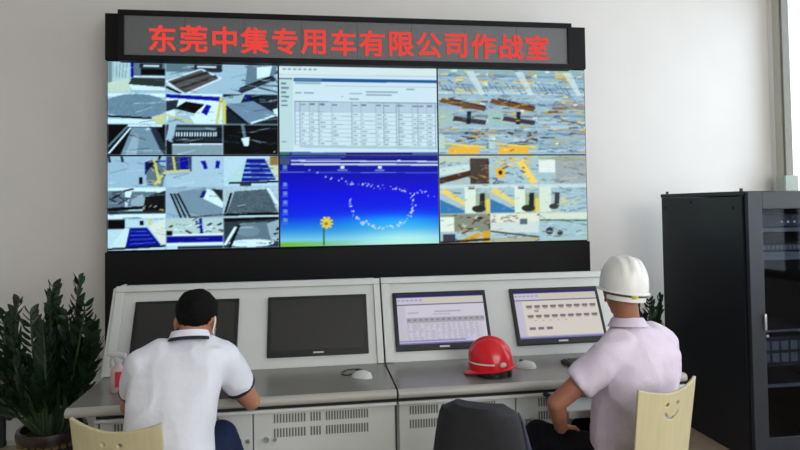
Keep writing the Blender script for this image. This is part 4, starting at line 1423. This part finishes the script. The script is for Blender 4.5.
def hand(bm, wrist, d, nrm, side, curl=.5, s=1.0):
    """palm + five fingers; d = towards the fingertips, nrm = back of the hand, side = unit vector towards the thumb"""
    d, nrm = Vector(d).normalized(), Vector(nrm).normalized()
    th = Vector(side).normalized()
    wr = Vector(wrist)
    M = Matrix((th, d, nrm)).transposed()
    for o in (-.024, -.008, .008, .024):
        capsule(bm, wr + d * .012 * s + th * o * .7 * s, wr + (d * .082 + th * o * 1.15) * s, .0155 * s, .0125 * s, 12)
    for k, (o, L) in enumerate(((.030, .072), (.010, .08), (-.010, .075), (-.029, .058))):
        p = wr + (d * .08 + th * o) * s
        a = .15
        dirv = d.copy()
        r = .0092
        for j, f in enumerate((.45, .32, .23)):
            a += curl * (.8 if j else .6)
            dirv = d * math.cos(a) - nrm * math.sin(a)
            q = p + dirv * L * f * s
            capsule(bm, p, q, r * s, (r - .0008) * s, 10)
            p, r = q, r - .0008
    p = wr + (d * .022 + th * .024) * s
    q = p + (d * .026 + th * .03 - nrm * .008) * s
    capsule(bm, p, q, .0125 * s, .0105 * s, 10)
    q2 = q + (d * .03 + th * .006 - nrm * .012) * s
    capsule(bm, q, q2, .0102 * s, .009 * s, 10)
    capsule(bm, q2, q2 + (d * .022 - th * .004 - nrm * .006) * s, .009 * s, .008 * s, 10)


def trunk_rings(P, grow):
    """rings (centre, half width, half depth, twist yaw) grown by `grow`"""
    out = []
    for (c, hw, hd, yaw, pw) in P:
        r = V(math.cos(yaw), math.sin(yaw), 0)
        f = V(-math.sin(yaw), math.cos(yaw), 0)
        out.append(ring(c, r * (hw + grow), f * (hd + grow), 36, pw))
    return out


def head_parts(c, yaw, pitch, roll, s):
    return Matrix.Translation(c) @ Matrix.Rotation(yaw, 4, 'Z') @ Matrix.Rotation(roll, 4, 'Y') @ Matrix.Rotation(-pitch, 4, 'X') @ Matrix.Scale(s, 4)


def add_head(bm, H):
    """skull, jaw, nose, lips, brows, ears; +y looks forward; about 0.23 tall"""
    t = B()
    ball(t, (0, -.012, .035), (.074, .093, .082))
    ball(t, (0, .012, -.02), (.064, .076, .082))
    ball(t, (0, .045, -.072), (.040, .040, .036))
    ball(t, (0, .066, .03), (.055, .025, .03))
    capsule(t, (0, .086, .018), (0, .106, -.018), .008, .012, 12)
    for sx in (-1, 1):
        ball(t, (sx * .010, .098, -.020), (.009, .010, .008), sub=2)
        ball(t, (sx * .03, .083, .026), (.022, .012, .008), sub=2)
        ball(t, (sx * .04, .062, -.012), (.024, .022, .02), sub=2)
        M = Matrix.Rotation(sx * .35, 3, 'Z') @ Matrix.Rotation(-.15, 3, 'X')
        ball(t, (sx * .077, -.008, -.004), (.008, .019, .032), M, 2)
        ball(t, (sx * .079, -.004, -.028), (.007, .010, .012), M, 2)
    for z, r in ((-.046, .007), (-.056, .008)):
        capsule(t, (-.018, .083, z), (.018, .083, z), r, r, 10)
    for v in t.verts:
        v.co = H @ v.co
    me = bpy.data.meshes.new('tmp')
    t.to_mesh(me)
    t.free()
    bm.from_mesh(me)
    bpy.data.meshes.remove(me)


def hair_mesh(H, hairline, amp=.004, grow=1.0):
    t = bmesh.new()
    ball(t, (0, -.014, .040), (.0815 * grow, .101 * grow, .089 * grow), sub=5)
    kill = [v for v in t.verts if not hairline(v.co)]
    bmesh.ops.delete(t, geom=kill, context='VERTS')
    for v in t.verts:
        n = v.co.normalized()
        q = v.co * 70
        v.co += n * amp * noise.noise(q) + n * amp * .8 * noise.noise(v.co * 25)
        if v.co.z < .02:                       # hug the neck and the sides lower down
            v.co.x *= 1 - .12 * min(1, (.02 - v.co.z) / .08)
    bmesh.ops.solidify(t, geom=t.faces[:], thickness=.008)
    for v in t.verts:
        v.co = H @ v.co
    return t


def sleeve(bm, p, q, r1, r2):
    """open-ended look: a flat-cut cone from the shoulder to the hem"""
    d = (Vector(q) - Vector(p)).normalized()
    u, v = frame(d)
    loft(bm, [ring(Vector(p), u * r1, v * r1, 24), ring(Vector(p).lerp(Vector(q), .5), u * (r1 * .5 + r2 * .5) * 1.03, v * (r1 * .5 + r2 * .5) * 1.03, 24), ring(Vector(q), u * r2, v * r2, 24)])


def hem_band(p, d, r, wd, th=.004):
    d = Vector(d).normalized()
    u, v = frame(d)
    b = B()
    out = [ring(Vector(p) + d * a, u * rr, v * rr, 28) for a, rr in ((-wd / 2, r - .001), (-wd / 2, r + th), (wd / 2, r + th), (wd / 2, r - .006), (-wd / 2, r - .006))]
    return loft(b, out, caps=False)


def shoe(ankle, yaw):
    b = B()
    a = Vector(ankle)
    f = V(-math.sin(yaw), math.cos(yaw), 0)
    r = V(math.cos(yaw), math.sin(yaw), 0)
    g = V(a.x, a.y, 0)
    prof = [(-.075, .028, .06), (-.05, .037, .085), (0, .038, .085), (.05, .041, .062), (.11, .046, .05), (.16, .04, .04), (.185, .022, .03)]
    rings = []
    for y, w_, h in prof:
        rings.append(ring(g + f * y + V(0, 0, h / 2 + .001), r * w_, V(0, 0, h / 2), 20, 3))
    return loft(b, rings)


def person(label, D):
    t = thing('person', label, 'person', (D['pelvis'][0], D['pelvis'][1], 0))
    H = head_parts(D['head'], D['hyaw'], D['hpitch'], D.get('hroll', 0), D.get('hs', 1.0))
    # one continuous body
    b = B()
    loft(b, trunk_rings(D['trunk'], -.014))
    neck0 = Vector(D['trunk'][-1][0])
    capsule(b, neck0 - V(0, 0, .03), H @ V(0, -.018, -.03), .056, .054)
    add_head(b, H)
    for A in D['arms']:
        s, e, w_, hd, nr, sd, cu = A
        limb(b, [(s, .052), (Vector(s).lerp(Vector(e), .45), .047), (e, .038)])
        e2 = Vector(e)
        limb(b, [(e, .038), (e2.lerp(Vector(w_), .3), .041), (w_, .027)])
        hand(b, w_, hd, nr, sd, cu, .97)
    for hip, kn, an in D['legs']:
        limb(b, [(hip, .078), (kn, .052), (Vector(kn).lerp(Vector(an), .35), .052), (an, .036)])
        f = V(-math.sin(D['fyaw']), math.cos(D['fyaw']), 0)
        limb(b, [(an, .036), (V(an[0], an[1], .045) + f * .12, .022)])
    body = remesh(b, .0058, 4, .5)
    obj('body', body, D['skin'], t, world=True, smooth=True)
    for sx in (-1, 1):
        b = ball(B(), (sx * .031, .0815, .012), (.011, .008, .006), sub=2)
        for v in b.verts:
            v.co = H @ v.co
        obj('eye', b, EYEW, t, world=True, smooth=True)
    obj('hair', hair_mesh(H, D['hairline'], grow=D.get('hgrow', 1.0)), HAIR, t, world=True, smooth=True)
    # shirt
    b = B()
    loft(b, trunk_rings(D['trunk'], .006))
    for (s, e, *_), hem in zip(D['arms'], D['hems']):
        s, e = Vector(s), Vector(e)
        q = s.lerp(e, hem)
        inn = s.lerp(Vector(D['trunk'][-3][0]), .35)
        capsule(b, inn, s, .075, .066)
        sleeve(b, s - (e - s).normalized() * .01, q, .068, D.get('cuff', .064))
    sh = remesh(b, .0075, 7, .5)
    wrinkle(sh, D.get('wr', .004), 7.5, D['seed'], (1, 1, .55))
    shirt = obj('shirt', sh, D['cloth'], t, world=True, smooth=True, label=D['shirt_label'])
    for (s, e, *_), hem in zip(D['arms'], D['hems']):
        s, e = Vector(s), Vector(e)
        if D.get('trim'):
            obj('sleeve_trim', hem_band(s.lerp(e, hem) - (e - s).normalized() * .004, e - s, D.get('cuff', .064), .017), D['trim'], shirt, world=True, smooth=True, label='navy sleeve trim')
    D['collar'](shirt, t)
    # trousers, shoes
    b = B()
    for hip, kn, an in D['legs']:
        limb(b, [(hip, .095), (Vector(hip).lerp(Vector(kn), .5), .083), (kn, .067), (Vector(kn).lerp(Vector(an), .4), .066)])
        sleeve(b, Vector(kn).lerp(Vector(an), .3), Vector(an) + V(0, 0, .0), .066, .056)
    pv = Vector(D['pelvis'])
    loft(b, [ring(pv + V(0, 0, z), V(math.cos(D['fyaw']), math.sin(D['fyaw']), 0) * w_, V(-math.sin(D['fyaw']), math.cos(D['fyaw']), 0) * d_, 28, 2.4) for z, w_, d_ in ((-.075, .15, .1), (-.05, .175, .125), (.02, .172, .12), (.1, .16, .11), (.13, .155, .105))])
    tr_ = remesh(b, .009, 6, .5)
    wrinkle(tr_, .005, 8, D['seed'] + 4)
    obj('trousers', tr_, D['pants'], t, world=True, smooth=True, label=D['pants_label'])
    for hip, kn, an in D['legs']:
        obj('shoe', shoe(an, D['fyaw']), SHOE, t, world=True, smooth=True)
    return t, H, shirt


def polo_collar(shirt, t):
    c0, n = Vector(LEFT['trunk'][-1][0]) + V(0, -.004, .012), V(-.03, .32, 1).normalized()
    u, v = frame(n)
    for nm, z, r, wd, m_, lb in (('collar', -.002, .068, .026, POLO, None), ('collar_trim', -.021, .0755, .014, NAVY, 'navy collar stripe')):
        b = B()
        c = c0 + n * z
        rings = [ring(c + n * a, u * rr, v * rr, 32) for a, rr in ((-wd / 2, r + .007), (-wd / 2, r + .012), (wd / 2, r + .002), (wd / 2, r - .004), (-wd / 2, r + .0))]
        loft(b, rings, caps=False)
        obj(nm, b, m_, shirt, world=True, smooth=True, label=lb)


def shirt_collar(shirt, t):
    c0, n = Vector(RIGHT['trunk'][-1][0]) + V(0, 0, .016), V(.05, .16, 1).normalized()
    u, v = frame(n)
    b = B()
    loft(b, [ring(c0 + n * a, u * rr, v * rr, 32) for a, rr in ((-.024, .084), (-.025, .087), (.01, .067), (.014, .063), (.008, .060), (-.02, .07))], caps=False)
    obj('collar', b, SHIRT, shirt, world=True, smooth=True)


yw = math.radians(-6)
LEFT = dict(
    pelvis=(-.525, 2.40, .53), fyaw=math.radians(-12), skin=SKIN, cloth=POLO, pants=JEANS, trim=NAVY, seed=3.1, wr=.007, cuff=.060,
    shirt_label='white polo shirt with navy trims', pants_label='blue jeans', collar=polo_collar,
    head=(-.466, 2.545, 1.148), hyaw=math.radians(-9), hpitch=math.radians(22), hroll=math.radians(3), hs=.985,
    hairline=lambda v: (v.z > -.02 + max(0, v.y - .0) * 2.2 if v.y > -.045 else v.z > -.072) and not (v.y > .055 and v.z < .085) and not (abs(v.x) > .062 and -.03 < v.y < .06 and v.z < .012),
    trunk=[(V(-.53, 2.40, .56), .15, .105, yw, 2.4), (V(-.535, 2.395, .66), .152, .112, yw, 2.5), (V(-.54, 2.405, .76), .15, .112, yw, 2.5), (V(-.53, 2.43, .87), .158, .112, yw, 2.6),
           (V(-.515, 2.46, .96), .168, .108, yw, 2.7), (V(-.503, 2.475, 1.02), .168, .097, yw, 2.5), (V(-.493, 2.485, 1.058), .135, .08, yw, 2.3), (V(-.484, 2.497, 1.08), .08, .064, yw, 2.1), (V(-.482, 2.503, 1.095), .058, .058, yw, 2)],
    arms=[((-.642, 2.46, 1.005), (-.745, 2.63, .80), (-.56, 2.87, .798), (.8, .6, -.12), (0, -.1, 1), (.6, -.8, 0), .35),
          ((-.362, 2.50, 1.005), (-.262, 2.65, .785), (-.37, 2.87, .798), (-.8, .6, -.12), (0, -.1, 1), (-.6, -.8, 0), .35)],
    hems=[.6, .6],
    legs=[((-.605, 2.42, .53), (-.66, 2.745, .55), (-.66, 2.68, .09)), ((-.45, 2.42, .54), (-.39, 2.69, .632), (-.225, 2.70, .09))],
)
lt, LH, lsh = person('person in a white polo shirt with navy trims, seated and leaning over the left desk', LEFT)
b = B()
pts = [LH @ V(*q) for q in ((.0735, -.016, .03), (.081, -.02, .012), (.083, -.022, -.012), (.078, -.012, -.034), (.074, .01, -.042), (.066, .05, -.05))]
tube(b, curve3(pts), .0025, 8)
obj('mask_strap', b, MASKW, lt, world=True, smooth=True, label='white elastic mask strap')
b = B()
gx, gy = 14, 8
gr = []
for j in range(gy + 1):
    row = []
    for i in range(gx + 1):
        a = math.radians(-62 + 124 * i / gx)
        z = -.085 + .075 * j / gy
        row.append(b.verts.new(LH @ V(.073 * math.sin(a), .028 + .088 * math.cos(a) * (1 - .2 * abs(j / gy - .6)), z)))
    gr.append(row)
for j in range(gy):
    for i in range(gx):
        b.faces.new((gr[j][i], gr[j][i + 1], gr[j + 1][i + 1], gr[j + 1][i]))
bmesh.ops.solidify(b, geom=b.faces[:], thickness=.002)
obj('face_mask', b, MASKW, lt, world=True, smooth=True)

ya = math.radians(26)
RIGHT = dict(
    pelvis=(1.335, 2.47, .51), fyaw=math.radians(24), skin=SKIN2, cloth=SHIRT, pants=BLACKTR, seed=8.7, wr=.008,
    shirt_label='pale lilac short-sleeved shirt', pants_label='black trousers', collar=shirt_collar, cuff=.066,
    head=(1.332, 2.475, 1.21), hyaw=math.radians(-6), hpitch=math.radians(2), hs=1.0, hgrow=.985,
    hairline=lambda v: (v.z > -.01 if v.y > -.05 else v.z > -.064) and v.y < .05 and not (abs(v.x) > .062 and -.03 < v.y < .06 and v.z < .02),
    trunk=[(V(1.34, 2.465, .54), .165, .12, ya, 2.4), (V(1.345, 2.46, .64), .178, .13, ya, 2.5), (V(1.36, 2.45, .76), .178, .13, ya, 2.5), (V(1.378, 2.445, .86), .186, .125, ya, 2.6),
           (V(1.388, 2.45, .945), .192, .115, ya, 2.6), (V(1.385, 2.455, 1.0), .178, .10, ya, 2.4), (V(1.37, 2.46, 1.035), .128, .082, ya, 2.2), (V(1.355, 2.465, 1.06), .08, .066, ya, 2.1), (V(1.348, 2.468, 1.075), .06, .06, ya, 2)],
    arms=[((1.22, 2.37, .975), (.99, 2.41, .775), (1.06, 2.53, .63), (.45, .8, -.3), (-.3, .3, .9), (.9, -.4, .2), .45),
          ((1.54, 2.535, .975), (1.585, 2.60, .74), (1.36, 2.53, .65), (-.9, .1, -.3), (.2, .3, .9), (-.2, -.9, .2), .45)],
    hems=[.6, .66],
    legs=[((1.255, 2.43, .51), (1.03, 2.73, .525), (1.03, 2.68, .09)), ((1.42, 2.505, .51), (1.27, 2.75, .525), (1.27, 2.69, .09))],
)
rt, RH, rsh = person('person in a lilac shirt and white safety helmet, seated at the right console', RIGHT)
hm = helmet_shell(B(), .098, .122, .128, .007, .035, sq=.66)
HM = RH @ Matrix.Translation((0, -.012, .03)) @ Matrix.Rotation(math.radians(3), 4, 'X') @ Matrix.Rotation(math.radians(5), 4, 'Y')
for v in hm.verts:
    v.co = HM @ v.co
hat = obj('safety_helmet', hm, WHITEH, rt, world=True, smooth=True, label='white ribbed safety helmet')
b = skirt(B(), .089, .11, -.052, -.012, math.radians(198), math.radians(342), cz=0)
for v in b.verts:
    v.co = HM @ v.co
obj('nape_band', b, WHITEH, hat, world=True, smooth=True)
b = skirt(B(), .092, .113, -.032, -.018, math.radians(185), math.radians(355), cz=0)
for v in b.verts:
    v.co = HM @ v.co
obj('rear_strap', b, mat('grey_black_strap', (70, 72, 66), .6), hat, world=True, smooth=True, label='dark grey rear strap')
b = B()
ball(b, (0.0, -.118, -.024), (.016, .008, .013), sub=2)
for v in b.verts:
    v.co = HM @ v.co
obj('strap_clip', b, LIME, hat, world=True, smooth=True, label='lime yellow clip')
